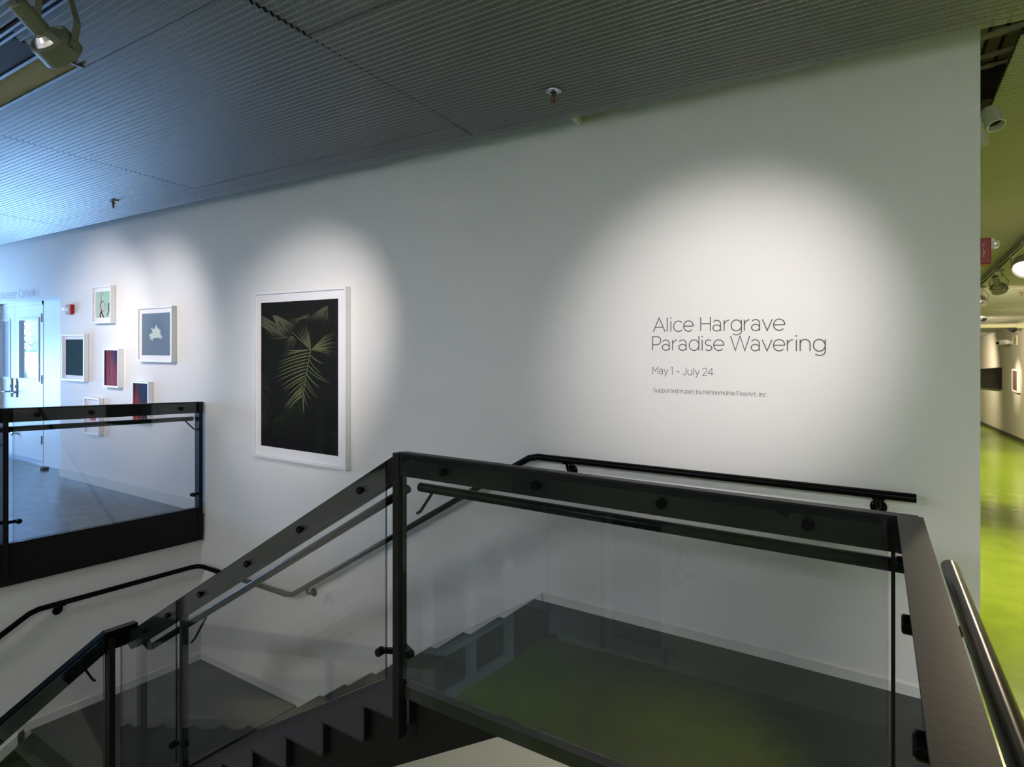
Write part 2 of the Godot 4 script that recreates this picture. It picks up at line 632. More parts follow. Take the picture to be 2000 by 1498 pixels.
func ribbed_sheet(w: float, d: float) -> ArrayMesh:
	# ribs along x; pitch and depth as on the photo, the perforation follows the folded sheet
	var st := new_st()
	var n := maxi(1, roundi(d / 0.0335))
	var pitch := d / n
	var depth := 0.0115
	var prof := []
	for i in n:
		prof.append(Vector2(i * pitch, 0.0))
		prof.append(Vector2(i * pitch + pitch * 0.26, 0.0))
		prof.append(Vector2(i * pitch + pitch * 0.80, depth))
		prof.append(Vector2(i * pitch + pitch * 0.92, depth))
	prof.append(Vector2(d, 0.0))
	var t := 0.0098
	var along := 0.0
	for i in prof.size() - 1:
		var a: Vector2 = prof[i]
		var b: Vector2 = prof[i + 1]
		var l := a.distance_to(b)
		var nrm := Vector3(0, -(b.x - a.x), b.y - a.y).normalized()
		var v0 := along / t
		var v1 := (along + l) / t
		along += l
		var P := [[Vector3(0, a.y, a.x), Vector2(0, v0)], [Vector3(w, a.y, a.x), Vector2(w / t, v0)], [Vector3(w, b.y, b.x), Vector2(w / t, v1)], [Vector3(0, b.y, b.x), Vector2(0, v1)]]
		for f in [[0, 1, 2], [0, 2, 3]]:
			var q := [P[f[0]], P[f[1]], P[f[2]]]
			if (q[1][0] - q[0][0]).cross(q[2][0] - q[0][0]).dot(nrm) > 0:
				q = [q[0], q[2], q[1]]
			for e in q:
				st.set_normal(nrm)
				st.set_uv(e[1])
				st.add_vertex(e[0])
	return st.commit()


func build_outside() -> void:
	var s := new_st()
	cube(s, -60, 20, -1.2, -0.25, -60, -32.4)
	cube(s, -60, 0.0, -1.2, -0.25, -32.4, -0.45)
	cube(s, -60, -12.3, -1.2, -0.25, -0.45, 40)
	struct("ground", s, M.ground)
	# a brick pier outside the left leaf
	var wall := Node3D.new()
	wall.name = "wall_brick"
	add_child(wall)
	tag(wall, "", "", "", "structure")
	s = new_st()
	cube(s, -18.2, -16.50, -0.25, 4.6, -2.2, -2.02)
	obj("mortar", s, M.mortar, wall)
	s = new_st()
	cube(s, 0, 0.28, 0, 0.088, 0, 0.02)
	var brick := s.commit()
	s = new_st()
	cube(s, 0, 0.134, 0, 0.088, 0, 0.02)
	var half := s.commit()
	for r in 46:
		var x := -16.505
		var first := true
		while x > -17.8:
			var h := first and r % 2 == 1
			x -= 0.134 if h else 0.28
			put("brick", half if h else brick, M.brick if rng.randf() < 0.6 else M.brick_dark, wall, Vector3(x, -0.2 + r * 0.1, -2.022 + rng.randf() * 0.004))
			x -= 0.012
			first = false
	s = new_st()
	cube(s, -16.50, -16.02, -0.25, 4.6, -2.16, -2.10)
	struct("wall_outside", s, M.white_metal)
	s = new_st()
	cube(s, -13.0, -8.6, -0.25, -0.012, -3.0, -0.251)
	struct("ground_step", s, M.mortar)
	# a tree beyond
	var t := thing("tree", "leafy green tree outside, seen through the pane of the catwalk door", "tree", Vector3(-25.6, -0.25, -5.8))
	s = new_st()
	tube(s, PackedVector3Array([Vector3(-25.6, -0.25, -5.8), Vector3(-25.55, 1.2, -5.85), Vector3(-25.65, 2.6, -5.8), Vector3(-25.5, 4.4, -5.8)]), 0.14, 10)
	for k in 7:
		var a := Vector3(-25.6, 1.0 + k * 0.5, -5.8)
		var dir := Vector3(cos(k * 2.4), 0.6, sin(k * 2.4)) * 1.4
		tube(s, PackedVector3Array([a, a + dir * 0.5, a + dir + Vector3(0, 0.3, 0)]), 0.04, 6)
	obj("trunk", s, M.bark, t)
	s = new_st()
	for k in 2200:
		var dir := Vector3(rng.randfn(), rng.randfn() * 0.9, rng.randfn()).normalized() * pow(rng.randf(), 0.4)
		var c := Vector3(-25.6, 2.0, -5.8) + dir * Vector3(2.6, 2.6, 2.2)
		var u := Vector3(rng.randfn(), rng.randfn(), rng.randfn()).normalized()
		var v := u.cross(Vector3(rng.randfn(), rng.randfn(), rng.randfn()).normalized()).normalized()
		var z := rng.randf_range(0.06, 0.12)
		quad(s, c - u * z, c + v * z * 0.5, c + u * z, c - v * z * 0.5, u.cross(v))
	var cr := obj("foliage", s, M.leaf, t)
	cr.set_meta("kind", "stuff")
	done()


func build_lower_hall() -> void:
	# the lower storey behind and below the camera shows as reflections in the stair glass
	var w := Node3D.new()
	w.name = "window_2"
	add_child(w)
	tag(w, "", "", "", "structure")
	# a glazed screen that turns away from the wall; L: a point so far along it, so high, so far behind its face
	var L := func(along: float, h: float, back: float) -> Vector3:
		var z := 6.314 + along * 0.982 - back * 0.188
		return Vector3(-5.281 + along * 0.188 - back * 0.982, LOW + h + FALL * z, z)
	var slab := func(st: SurfaceTool, a0: float, a1: float, h0: float, h1: float, b0: float, b1: float) -> void:
		hexa(st, [L.call(a0, h0, b0), L.call(a1, h0, b0), L.call(a1, h1, b0), L.call(a0, h1, b0), L.call(a0, h0, b1), L.call(a1, h0, b1), L.call(a1, h1, b1), L.call(a0, h1, b1)])
	var s := new_st()
	for a in [-1.09, -0.48, 0.36, 1.20]:
		slab.call(s, a - 0.04, a + 0.04, 0.0, 2.3, 0.0, 0.12)
	for h in [[0.0, 0.10], [0.68, 0.77], [2.2, 2.3]]:
		slab.call(s, -1.13, 1.24, h[0], h[1], 0.0, 0.12)
	obj("window_frame", s, M.white_metal, w)
	for a in [-1.05, -0.44, 0.40]:
		for h in [[0.10, 0.68], [0.77, 2.2]]:
			s = new_st()
			slab.call(s, a, a + (0.53 if a < -1.0 else 0.76), h[0], h[1], 0.05, 0.056)
			obj("pane", s, M.clear, w)
	s = new_st()
	slab.call(s, -1.13, 1.24, 2.3, 3.4, 0.0, 0.1)
	struct("wall_screen_top", s, M.wall)
	var bl := thing("vertical_blind", "white vertical blind of the lower hall, seen mirrored in the landing glass", "blind", W(-5.3, LOW, 8.8))
	for k in 9:
		s = new_st()
		box(s, -5.62 + k * 0.07, -5.572 + k * 0.07, LOW + 0.35, LOW + 2.2, 8.8, 8.803)
		obj("slat", s, M.white_metal, bl)
	done()
	s = new_st()
	box(s, -4.95, 3.1, LOW - 0.2, -0.28, 8.62, 8.75)
	struct("wall_lower", s, M.wall)
	s = new_st()
	box(s, -9.4, -9.2, LOW - 0.2, -0.3, 4.9, 9.4)
	box(s, -9.4, -5.76, LOW - 0.2, -0.3, 4.7, 4.9)
	struct("wall_store", s, M.wall)
	s = new_st()
	box(s, -9.4, -4.8, LOW - 0.22, LOW - 0.002, 4.6, 9.3)
	struct("floor_store", s, M.lino)
	var d := Node3D.new()
	d.name = "door_3"
	add_child(d)
	tag(d, "", "", "", "structure")
	s = new_st()
	box(s, -4.91, -3.95, LOW + 0.01, LOW + 2.15, 8.50, 8.56)
	obj("door_leaf", s, M.white_metal, d)
	s = new_st()
	box(s, -4.95, -4.91, LOW, LOW + 2.2, 8.50, 8.62)
	box(s, -3.95, -3.90, LOW, LOW + 2.2, 8.50, 8.62)
	box(s, -4.95, -3.90, LOW + 2.15, LOW + 2.2, 8.50, 8.62)
	obj("door_frame", s, M.satin, d)
	s = new_st()
	box(s, -3.84, -3.77, LOW, LOW + 2.2, 8.52, 8.62)
	box(s, -2.92, -2.85, LOW, LOW + 2.2, 8.52, 8.62)
	box(s, -3.84, -2.85, LOW, LOW + 0.22, 8.52, 8.62)
	obj("side_frame", s, M.white_metal, d)
	s = new_st()
	box(s, -3.77, -2.92, LOW + 0.22, LOW + 2.2, 8.57, 8.60)
	obj("side_pane", s, M.screen, d)
	s = new_st()
	lathe(s, W(-4.05, LOW + 1.0, 8.50), Vector3(0, 0, -1), [[0.0, 0.0], [0.02, 0.0], [0.02, 0.04], [0.035, 0.05], [0.03, 0.08], [0.0, 0.085]], 14)
	obj("door_knob", s, M.chrome, d)


# ==================================================================== stairs
func build_stairs() -> void:
	var t := thing("staircase", "black steel staircase with open treads going down along the white wall to a landing", "staircase", W(-4.9, LOW, 2.5))
	var mid := -8.0 * RISE
	for k in range(1, 8):
		var xn := NOSE - k * RUN
		var y := -k * RISE
		var s := new_st()
		box(s, xn, xn + RUN + 0.012, y - 0.012, y, 0.013, 1.235)
		obj("tread", s, M.tread, t)
	for k in range(0, 8):
		var xn := NOSE - k * RUN
		var y := -k * RISE
		var s := new_st()
		box(s, xn + 0.010, xn + 0.018, y - RISE, y - 0.012, 0.013, 1.231)
		obj("riser", s, M.steel, t)
	var s2 := new_st()
	box(s2, -5.55, NOSE - 8 * RUN, mid - 0.012, mid, 0.013, 1.36)
	box(s2, -5.55, NOSE - 8 * RUN + 0.04, mid - 0.2, mid - 0.012, 0.013, 1.25)
	obj("landing", s2, M.lino, t)
	for k in range(1, 14):
		var zn := 1.36 + k * RUN
		var y := mid - k * RISE
		s2 = new_st()
		box(s2, -5.54, -4.275, y - 0.012, y, zn - RUN - 0.012, zn)
		obj("tread", s2, M.tread, t)
	for k in range(0, 14):
		var zn := 1.36 + k * RUN
		var y := mid - k * RISE
		s2 = new_st()
		box(s2, -5.54, -4.28, y - RISE, y - 0.012, zn - 0.018, zn - 0.010)
		obj("riser", s2, M.steel, t)
	# stringers: the open side of the first flight, the wall side, and the second flight's two
	for z in [1.17, 0.03]:
		var top := PackedVector3Array()
		top.append(W(-1.30, -0.056, z))
		for k in range(0, 8):
			var xn := NOSE - k * RUN
			top.append(W(xn + 0.02, -k * RISE - (0.056 if k == 0 else 0.0125), z))
			top.append(W(xn + 0.02, -(k + 1) * RISE - 0.0125, z))
		var xe := NOSE - 8 * RUN
		top.append(W(xe - 0.1, mid - 0.0125, z))
		top.append(W(xe - 0.1, mid - 0.29, z))
		top.append(W(xe + 0.06, mid - 0.29, z))
		top.append(W(-1.33, -0.075, z))
		var st := new_st()
		prism(st, top, W(0, 0, 0.02))
		obj("stringer", st, M.steel, t)
	for x in [-4.30, -5.53]:
		var p := PackedVector3Array()
		p.append(W(x, mid - 0.02, 1.27))
		p.append(W(x, mid - 0.02, 1.36))
		p.append(W(x, mid - 14 * RISE, 1.36 + 13.5 * RUN))
		p.append(W(x, mid - 14 * RISE, 1.36 + 12.3 * RUN))
		p.append(W(x, mid - 0.36, 1.30))
		p.append(W(x, mid - 0.36, 1.27))
		var st := new_st()
		prism(st, p, Vector3(0.02, 0, 0))
		obj("stringer", st, M.steel, t)
	done()


# ==================================================================== railings
func bar_x(st: SurfaceTool, x0: float, y0: float, x1: float, y1: float, h: float, z0: float, z1: float) -> void:
	hexa(st, [W(x0, y0 - h, z0), W(x0, y0, z0), W(x0, y0, z1), W(x0, y0 - h, z1), W(x1, y1 - h, z0), W(x1, y1, z0), W(x1, y1, z1), W(x1, y1 - h, z1)])


func bar_z(st: SurfaceTool, z0: float, y0: float, z1: float, y1: float, h: float, x0: float, x1: float) -> void:
	hexa(st, [W(x0, y0 - h, z0), W(x0, y0, z0), W(x1, y0, z0), W(x1, y0 - h, z0), W(x0, y1 - h, z1), W(x0, y1, z1), W(x1, y1, z1), W(x1, y1 - h, z1)])


func glass_panel(poly: PackedVector3Array, by: Vector3, parent: Node3D) -> void:
	# two faces and the greenish edge round them
	var faces := new_st()
	var n := by.normalized()
	for k in [0.0, 1.0]:
		var o: Vector3 = by * k
		quad(faces, poly[0] + o, poly[1] + o, poly[2] + o, poly[3] + o, n * (k * 2 - 1))
	var g := obj("glass_panel", faces, M.glass, parent)
	var edge := new_st()
	var mid := (poly[0] + poly[1] + poly[2] + poly[3]) / 4.0
	for i in 4:
		var a := poly[i]
		var b := poly[(i + 1) % 4]
		quad(edge, a, b, b + by, a + by, (a + b) / 2 - mid)
	obj("glass_edge", edge, M.glass_edge, g)


func standoff(parent: Node3D, at: Vector3, axis: Vector3, len: float) -> void:
	var s := new_st()
	lathe(s, at, axis, [[0.0, len], [0.015, len], [0.0175, len - 0.003], [0.0175, 0.004], [0.013, 0.0], [0.009, -0.012]], 20)
	obj("standoff_button", s, M.steel_gloss, parent)


func clamp_arm(parent: Node3D, post: Vector3, to: Vector3, face: Vector3) -> void:
	# a short arm from the post with a round button on either side of the glass
	var s := new_st()
	var d := (to - post).normalized()
	var up := Vector3.UP
	var sd := d.cross(up).normalized()
	var h := 0.012
	var w := 0.008
	var P := []
	for q in [post, to + d * 0.02]:
		for c in [[1, 1], [1, -1], [-1, -1], [-1, 1]]:
			P.append(q + up * h * c[0] + sd * w * c[1])
	hexa(s, P)
	lathe(s, to, face, [[0.0, 0.034], [0.016, 0.034], [0.019, 0.03], [0.019, 0.016], [0.014, 0.014], [0.019, 0.012], [0.019, 0.0], [0.0, -0.002]], 20)
	obj("glass_clamp", s, M.steel_gloss, parent)


func pipe_bracket(parent: Node3D, a: Vector3, b: Vector3) -> void:
	# strap that carries the inner handrail: from the post out and up to the pipe
	var s := new_st()
	var m := a.lerp(b, 0.25) + Vector3(0, -0.012, 0)
	tube(s, PackedVector3Array([a, m, b]), 0.007, 8)
	obj("handrail_bracket", s, M.steel, parent)


func build_railings() -> void:
	var H := 1.07
	# ---- the level railing in front of the landing
	var t := thing("landing_railing", "level black steel railing with a wide glass panel before the upper landing", "railing", W(-0.9, 0, 1.28))
	var s := new_st()
	bar_x(s, -1.845, H, 0.045, H, 0.105, 1.235, 1.285)
	obj("top_rail", s, M.steel, t)
	s = new_st()
	hexa(s, [W(-1.877, -0.226, 1.237), W(-1.84, -0.226, 1.237), W(-1.84, 1.066, 1.237), W(-1.877, 1.066, 1.237), W(-1.877, -0.226, 1.29), W(-1.84, -0.226, 1.29), W(-1.84, 1.066, 1.29), W(-1.877, 1.066, 1.29)])
	obj("post", s, M.steel, t)
	s = new_st()
	box(s, 0.031, 0.041, -0.05, 0.966, 1.262, 1.285)
	obj("post", s, M.steel, t)
	glass_panel(PackedVector3Array([W(-1.806, 0.068, 1.29), W(0.024, 0.068, 1.29), W(0.024, 1.062, 1.29), W(-1.806, 1.062, 1.29)]), W(0, 0, 0.012), t)
	for x in [-1.575, -1.125, -0.632, -0.182]:
		standoff(t, W(x, 1.014, 1.302), Vector3(0, 0, 1), 0.016)
	s = new_st()
	tube(s, PackedVector3Array([W(-1.80, 0.905, 1.19), W(0.10, 0.905, 1.19)]), 0.021)
	obj("handrail", s, M.steel_gloss, t)
	pipe_bracket(t, W(-1.79, 0.79, 1.225), W(-1.73, 0.885, 1.19))
	clamp_arm(t, W(-1.845, 0.185, 1.25), W(-1.772, 0.185, 1.285), Vector3(0, 0, 1))
	done()

	# ---- the sloping railing of the first flight
	t = thing("stair_railing", "black steel stair railing with glass sloping down in front of the steps", "railing", W(-3.0, -0.8, 1.28))
	var sl := (1.07 + 0.334) / (4.202 - 1.845)
	var ya := func(x: float) -> float: return 1.07 + (x + 1.845) * sl
	s = new_st()
	bar_x(s, -1.862, ya.call(-1.862), -4.202, -0.334, 0.123, 1.235, 1.285)
	bar_x(s, -4.202, -0.334, -4.262, -0.297, 0.123, 1.235, 1.285)
	obj("top_rail", s, M.steel, t)
	s = new_st()
	box(s, -3.615, -3.583, -1.14, ya.call(-3.6) - 0.02, 1.252, 1.29)
	obj("post", s, M.steel, t)
	var gl := func(x0: float, x1: float) -> void:
		glass_panel(PackedVector3Array([W(x0, ya.call(x0) - 0.995, 1.29), W(x1, ya.call(x1) - 0.995, 1.29), W(x1, ya.call(x1) - 0.006, 1.29), W(x0, ya.call(x0) - 0.006, 1.29)]), W(0, 0, 0.012), t)
	gl.call(-3.563, -1.91)
	gl.call(-4.30, -3.635)
	for x in [-2.067, -2.494, -2.927, -3.368, -3.72, -3.99]:
		standoff(t, W(x, ya.call(x) - 0.064, 1.302), Vector3(0, 0, 1), 0.016)
	s = new_st()
	tube(s, PackedVector3Array([W(-1.875, ya.call(-1.875) - 0.165, 1.19), W(-4.12, ya.call(-4.12) - 0.165, 1.19), W(-4.15, ya.call(-4.12) - 0.175, 1.19), W(-4.25, ya.call(-4.12) - 0.125, 1.20), W(-4.305, -0.44, 1.24)]), 0.021)
	obj("handrail", s, M.steel_gloss, t)
	pipe_bracket(t, W(-3.60, ya.call(-3.6) - 0.30, 1.225), W(-3.50, ya.call(-3.5) - 0.19, 1.19))
	clamp_arm(t, W(-1.875, 0.15, 1.25), W(-1.945, 0.15, 1.285), Vector3(0, 0, 1))
	clamp_arm(t, W(-3.59, ya.call(-3.6) - 0.88, 1.25), W(-3.535, ya.call(-3.6) - 0.86, 1.285), Vector3(0, 0, 1))
	clamp_arm(t, W(-3.61, ya.call(-3.6) - 0.90, 1.25), W(-3.665, ya.call(-3.6) - 0.91, 1.285), Vector3(0, 0, 1))
	done()

	# ---- the railing of the second flight, towards the lower floor
	t = thing("lower_stair_railing", "black steel railing running down from the half landing towards the lower floor", "railing", W(-4.22, -1.6, 2.0))
	var s2 := 0.58
	var yb := func(z: float) -> float: return -0.297 - maxf(0.0, z - 1.423) * s2
	s = new_st()
	bar_z(s, 1.235, -0.297, 1.423, -0.297, 0.11, -4.262, -4.21)
	bar_z(s, 1.423, -0.297, 4.9, yb.call(4.9), 0.123, -4.262, -4.21)
	obj("top_rail", s, M.steel_gloss, t)
	for z in [1.40, 3.0, 4.6]:
		s = new_st()
		box(s, -4.255, -4.19, maxf(LOW, yb.call(z) - 1.30), yb.call(z) - 0.05, z - 0.017, z + 0.017)
		obj("post", s, M.steel, t)
	for zz in [[1.45, 2.96], [3.04, 4.56]]:
		var z0: float = zz[0]
		var z1: float = zz[1]
		glass_panel(PackedVector3Array([W(-4.20, yb.call(z0) - 0.995, z0), W(-4.20, yb.call(z1) - 0.995, z1), W(-4.20, yb.call(z1) - 0.006, z1), W(-4.20, yb.call(z0) - 0.006, z0)]), Vector3(0.012, 0, 0), t)
	for z in [1.33, 1.65, 2.1, 2.6, 3.3, 3.8, 4.3]:
		standoff(t, W(-4.188 if z > 1.4 else -4.20, yb.call(z) - 0.06, z), Vector3(1, 0, 0), 0.016)
	s = new_st()
	tube(s, PackedVector3Array([W(-4.31, -0.44, 1.23), W(-4.31, -0.44, 1.40), W(-4.31, yb.call(4.9) - 0.165, 4.9)]), 0.021)
	obj("handrail", s, M.steel_gloss, t)
	pipe_bracket(t, W(-4.25, -0.60, 1.47), W(-4.30, -0.50, 1.52))
	done()

	# ---- the catwalk's railing and its deep edge beam
	t = thing("catwalk_railing", "black steel and glass railing along the catwalk edge above a deep black beam", "railing", W(-5.5, 0, 2.5))
	s = new_st()
	box(s, -5.55, -5.50, -0.24, 0.066, 0.02, 9.1)
	box(s, -5.56, -5.492, -0.245, -0.232, 0.02, 9.1)
	obj("edge_beam", s, M.steel, t)
	s = new_st()
	bar_z(s, 0.012, H, 9.1, H, 0.105, -5.555, -5.505)
	obj("top_rail", s, M.steel, t)
	for z in [0.045, 1.53, 3.03, 4.53, 6.03, 7.53]:
		s = new_st()
		box(s, -5.56, -5.487, -0.17, H - 0.003, z - 0.017, z + 0.017)
		obj("post", s, M.steel, t)
		if z > 1.0:
			clamp_arm(t, W(-5.50, 0.23, z), W(-5.497, 0.23, z + 0.07), Vector3(1, 0, 0))
			clamp_arm(t, W(-5.50, 0.225, z), W(-5.497, 0.225, z - 0.075), Vector3(1, 0, 0))
		else:
			clamp_arm(t, W(-5.50, 0.20, z), W(-5.497, 0.20, z + 0.075), Vector3(1, 0, 0))
		if z < 7.0:
			glass_panel(PackedVector3Array([W(-5.498, 0.070, z + 0.045), W(-5.498, 0.070, z + 1.44), W(-5.498, H - 0.008, z + 1.44), W(-5.498, H - 0.008, z + 0.045)]), Vector3(0.011, 0, 0), t)
			for q in [0.19, 0.556, 0.924, 1.29]:
				standoff(t, W(-5.487, 1.014, z + q), Vector3(1, 0, 0), 0.016)
	s = new_st()
	tube(s, PackedVector3Array([W(-5.60, 0.905, 0.06), W(-5.60, 0.905, 9.0)]), 0.021)
	obj("handrail", s, M.steel_gloss, t)
	pipe_bracket(t, W(-5.53, 0.80, 0.06), W(-5.60, 0.885, 0.13))
	pipe_bracket(t, W(-5.53, 0.80, 1.55), W(-5.60, 0.885, 1.62))
	done()

	# ---- the railing along the green corridor, ending at the corner
	t = thing("corridor_railing", "flat black steel railing running towards the viewer beside the green corridor floor", "railing", W(0.07, 0, 4.0))
	s = new_st()
	bar_z(s, 1.236, H, 7.5, H, 0.008, 0.045, 0.097)
	bar_z(s, 1.236, H - 0.008, 1.29, H - 0.008, 0.097, 0.0455, 0.097)
	bar_z(s, 1.30, H - 0.008, 7.5, H - 0.008, 0.097, 0.070, 0.097)
	obj("top_rail", s, M.steel, t)
	s = new_st()
	bar_z(s, 1.236, H - 0.004, 7.5, H - 0.004, 0.095, 0.0975, 0.109)
	obj("cover_strip", s, M.steel, t)
	for z in [2.75, 4.3, 5.8, 7.4]:
		s = new_st()
		box(s, 0.05, 0.092, -0.25, H - 0.1, z - 0.017, z + 0.017)
		obj("post", s, M.steel, t)
	glass_panel(PackedVector3Array([W(0.099, 0.068, 1.33), W(0.099, 0.068, 2.70), W(0.099, 0.965, 2.70), W(0.099, 0.965, 1.33)]), W(0.008, 0, 0), t)
	for z in [1.56, 1.985, 2.41]:
		standoff(t, W(0.070, 1.008, z), Vector3(-1, 0, 0), 0.034)
	s = new_st()
	tube(s, PackedVector3Array([W(0.172, 0.93, 1.215), W(0.172, 0.93, 7.5)]), 0.0215)
	obj("handrail", s, M.steel_gloss, t)
	for z in [1.6, 2.75, 4.3]:
		s = new_st()
		tube(s, PackedVector3Array([W(0.09, 0.86, z), W(0.15, 0.86, z), W(0.172, 0.91, z)]), 0.008, 8)
		obj("handrail_bracket", s, M.steel, t)
	done()


func build_wall_handrail() -> void:
	var t := thing("wall_handrail", "round black handrail fixed to the white wall, following the stair down", "handrail", W(-3.0, 0.2, 0.0))
	var s := new_st()
	var z := 0.075
	var P := PackedVector3Array([W(0.145, 0.925, z), W(-1.80, 0.918, z), W(-1.86, 0.905, z), W(-1.93, 0.865, z), W(-4.06, -0.415, z), W(-4.13, -0.455, z), W(-4.20, -0.468, z), W(-5.40, -0.473, z), W(-5.455, -0.474, z + 0.02), W(-5.478, -0.475, z + 0.075), W(-5.478, -0.475, 1.33), W(-5.478, -0.49, 1.39), W(-5.478, -0.525, 1.45), W(-5.478, -2.6, 4.95)])
	tube(s, P, 0.0205, 18)
	obj("rail", s, M.steel_gloss, t)
	for b in [[0.0, 0.925], [-1.60, 0.919], [-3.95, -0.345]]:
		bracket(t, W(b[0], b[1], z), Vector3(0, 0, -1), z)
	bracket(t, W(-5.478, -0.475, 1.18), Vector3(-1, 0, 0), 0.075)
	bracket(t, W(-5.478, -1.6, 3.27), Vector3(-1, 0, 0), 0.075)
	done()


func bracket(parent: Node3D, at: Vector3, to_wall: Vector3, reach: float) -> void:
	var s := new_st()
	var foot := at + to_wall * reach + Vector3(0, -0.075, 0)
	lathe(s, foot, -to_wall, [[0.0, 0.012], [0.024, 0.011], [0.034, 0.006], [0.036, 0.0]], 22)
	tube(s, PackedVector3Array([foot - to_wall * 0.008, foot - to_wall * 0.035, foot - to_wall * 0.062 + Vector3(0, 0.012, 0), at + Vector3(0, -0.035, 0), at + Vector3(0, -0.018, 0)]), 0.0085, 10)
	var side := to_wall.cross(Vector3.UP)
	var P := []
	for e in [-1, 1]:
		for c in [[1, 1], [1, -1], [-1, -1], [-1, 1]]:
			P.append(at + Vector3(0, -0.0215, 0) + side * 0.026 * e + Vector3.UP * 0.003 * c[0] + to_wall * 0.012 * c[1])
	hexa(s, P)
	obj("handrail_bracket", s, M.steel_gloss, parent)


# ==================================================================== the catwalk's doors
func build_catwalk_door() -> void:
	# frame
	var s := new_st()
	cube(s, -9.594, -9.56, 0.0, 2.205, -0.24, -0.185)
	cube(s, -11.5, -9.56, 2.155, 2.205, -0.25, -0.185)
	cube(s, -11.54, -11.49, 0.0, 2.205, -0.25, -0.185)
	struct("trim_2", s, M.door)
	# leaves: [x0, x1, pane x0, pane x1, handle x, lever towards]
	var leaf := [[-10.492, -9.596, -10.32, -9.718, -10.425, 1.0], [-11.41, -10.502, -11.28, -10.675, -10.60, -1.0]]
	for i in 2:
		var L: Array = leaf[i]
		var d := Node3D.new()
		d.name = "door_%d" % (i + 1)
		add_child(d)
		tag(d, "", "", "", "structure")
		s = new_st()
		var z0 := -0.24
		var z1 := -0.19
		cube(s, L[0], L[2], 0.05, 2.153, z0, z1)
		cube(s, L[3], L[1], 0.05, 2.153, z0, z1)
		cube(s, L[2], L[3], 0.05, 1.145, z0, z1)
		cube(s, L[2], L[3], 1.955, 2.153, z0, z1)
		obj("door_leaf", s, M.door, d)
		s = new_st()
		var e := 0.035
		for q in [[L[2] - e, L[2], 1.145 - e, 1.955 + e], [L[3], L[3] + e, 1.145 - e, 1.955 + e], [L[2], L[3], 1.145 - e, 1.145], [L[2], L[3], 1.955, 1.955 + e]]:
			cube(s, q[0], q[1], q[2], q[3], z1, z1 + 0.012)
		obj("pane_frame", s, M.door, d)
		s = new_st()
		cube(s, L[2], L[3], 1.145, 1.955, -0.218, -0.212)
		obj("pane", s, M.clear, d)
		s = new_st()
		bevel_cube(s, L[4] - 0.034, L[4] + 0.034, 0.865, 1.135, z1, z1 + 0.022, 0.006)
		obj("lock_plate", s, M.satin, d)
		s = new_st()
		lathe(s, Vector3(L[4], 1.02, z1 + 0.02), Vector3(0, 0, 1), [[0.022, 0.0], [0.020, 0.012], [0.010, 0.013], [0.0, 0.011]], 16)
		obj("lock_cylinder", s, M.chrome, d)
		s = new_st()
		var h := Vector3(L[4], 0.945, z1 + 0.022)
		tube(s, PackedVector3Array([h, h + Vector3(0, 0, 0.04), h + Vector3(0.02 * L[5], 0, 0.055), h + Vector3(0.14 * L[5], -0.004, 0.055), h + Vector3(0.152 * L[5], -0.002, 0.04)]), 0.0095, 12)
		obj("lever_handle", s, M.satin, d)
		s = new_st()
		lathe(s, Vector3(L[4] + 0.02 * L[5], 0.36, z1), Vector3(0, 0, 1), [[0.025, 0.0], [0.010, 0.01], [0.010, 0.045], [0.028, 0.055], [0.03, 0.07], [0.0, 0.08]], 16)
		obj("bolt_knob", s, M.satin, d)
		for y in [1.975, 1.145, 0.33] if i == 0 else []:
			s = new_st()
			tube(s, PackedVector3Array([Vector3(-9.592, y - 0.058, z1 + 0.008), Vector3(-9.592, y + 0.058, z1 + 0.008)]), 0.010, 10)
			cube(s, -9.612, -9.574, y - 0.055, y + 0.055, z1, z1 + 0.003)
			obj("hinge", s, M.satin, d)
	var t := thing("door_stop", "small dark rubber door stop on the catwalk floor by the white double doors", "door stop", Vector3(-9.16, 0.0, -0.06))
	s = new_st()
	prism(s, PackedVector3Array([Vector3(-9.20, 0, -0.09), Vector3(-9.12, 0, -0.09), Vector3(-9.12, 0.03, -0.09), Vector3(-9.19, 0.035, -0.09)]), Vector3(0, 0, 0.07))
	obj("wedge", s, M.dark, t)
	done()


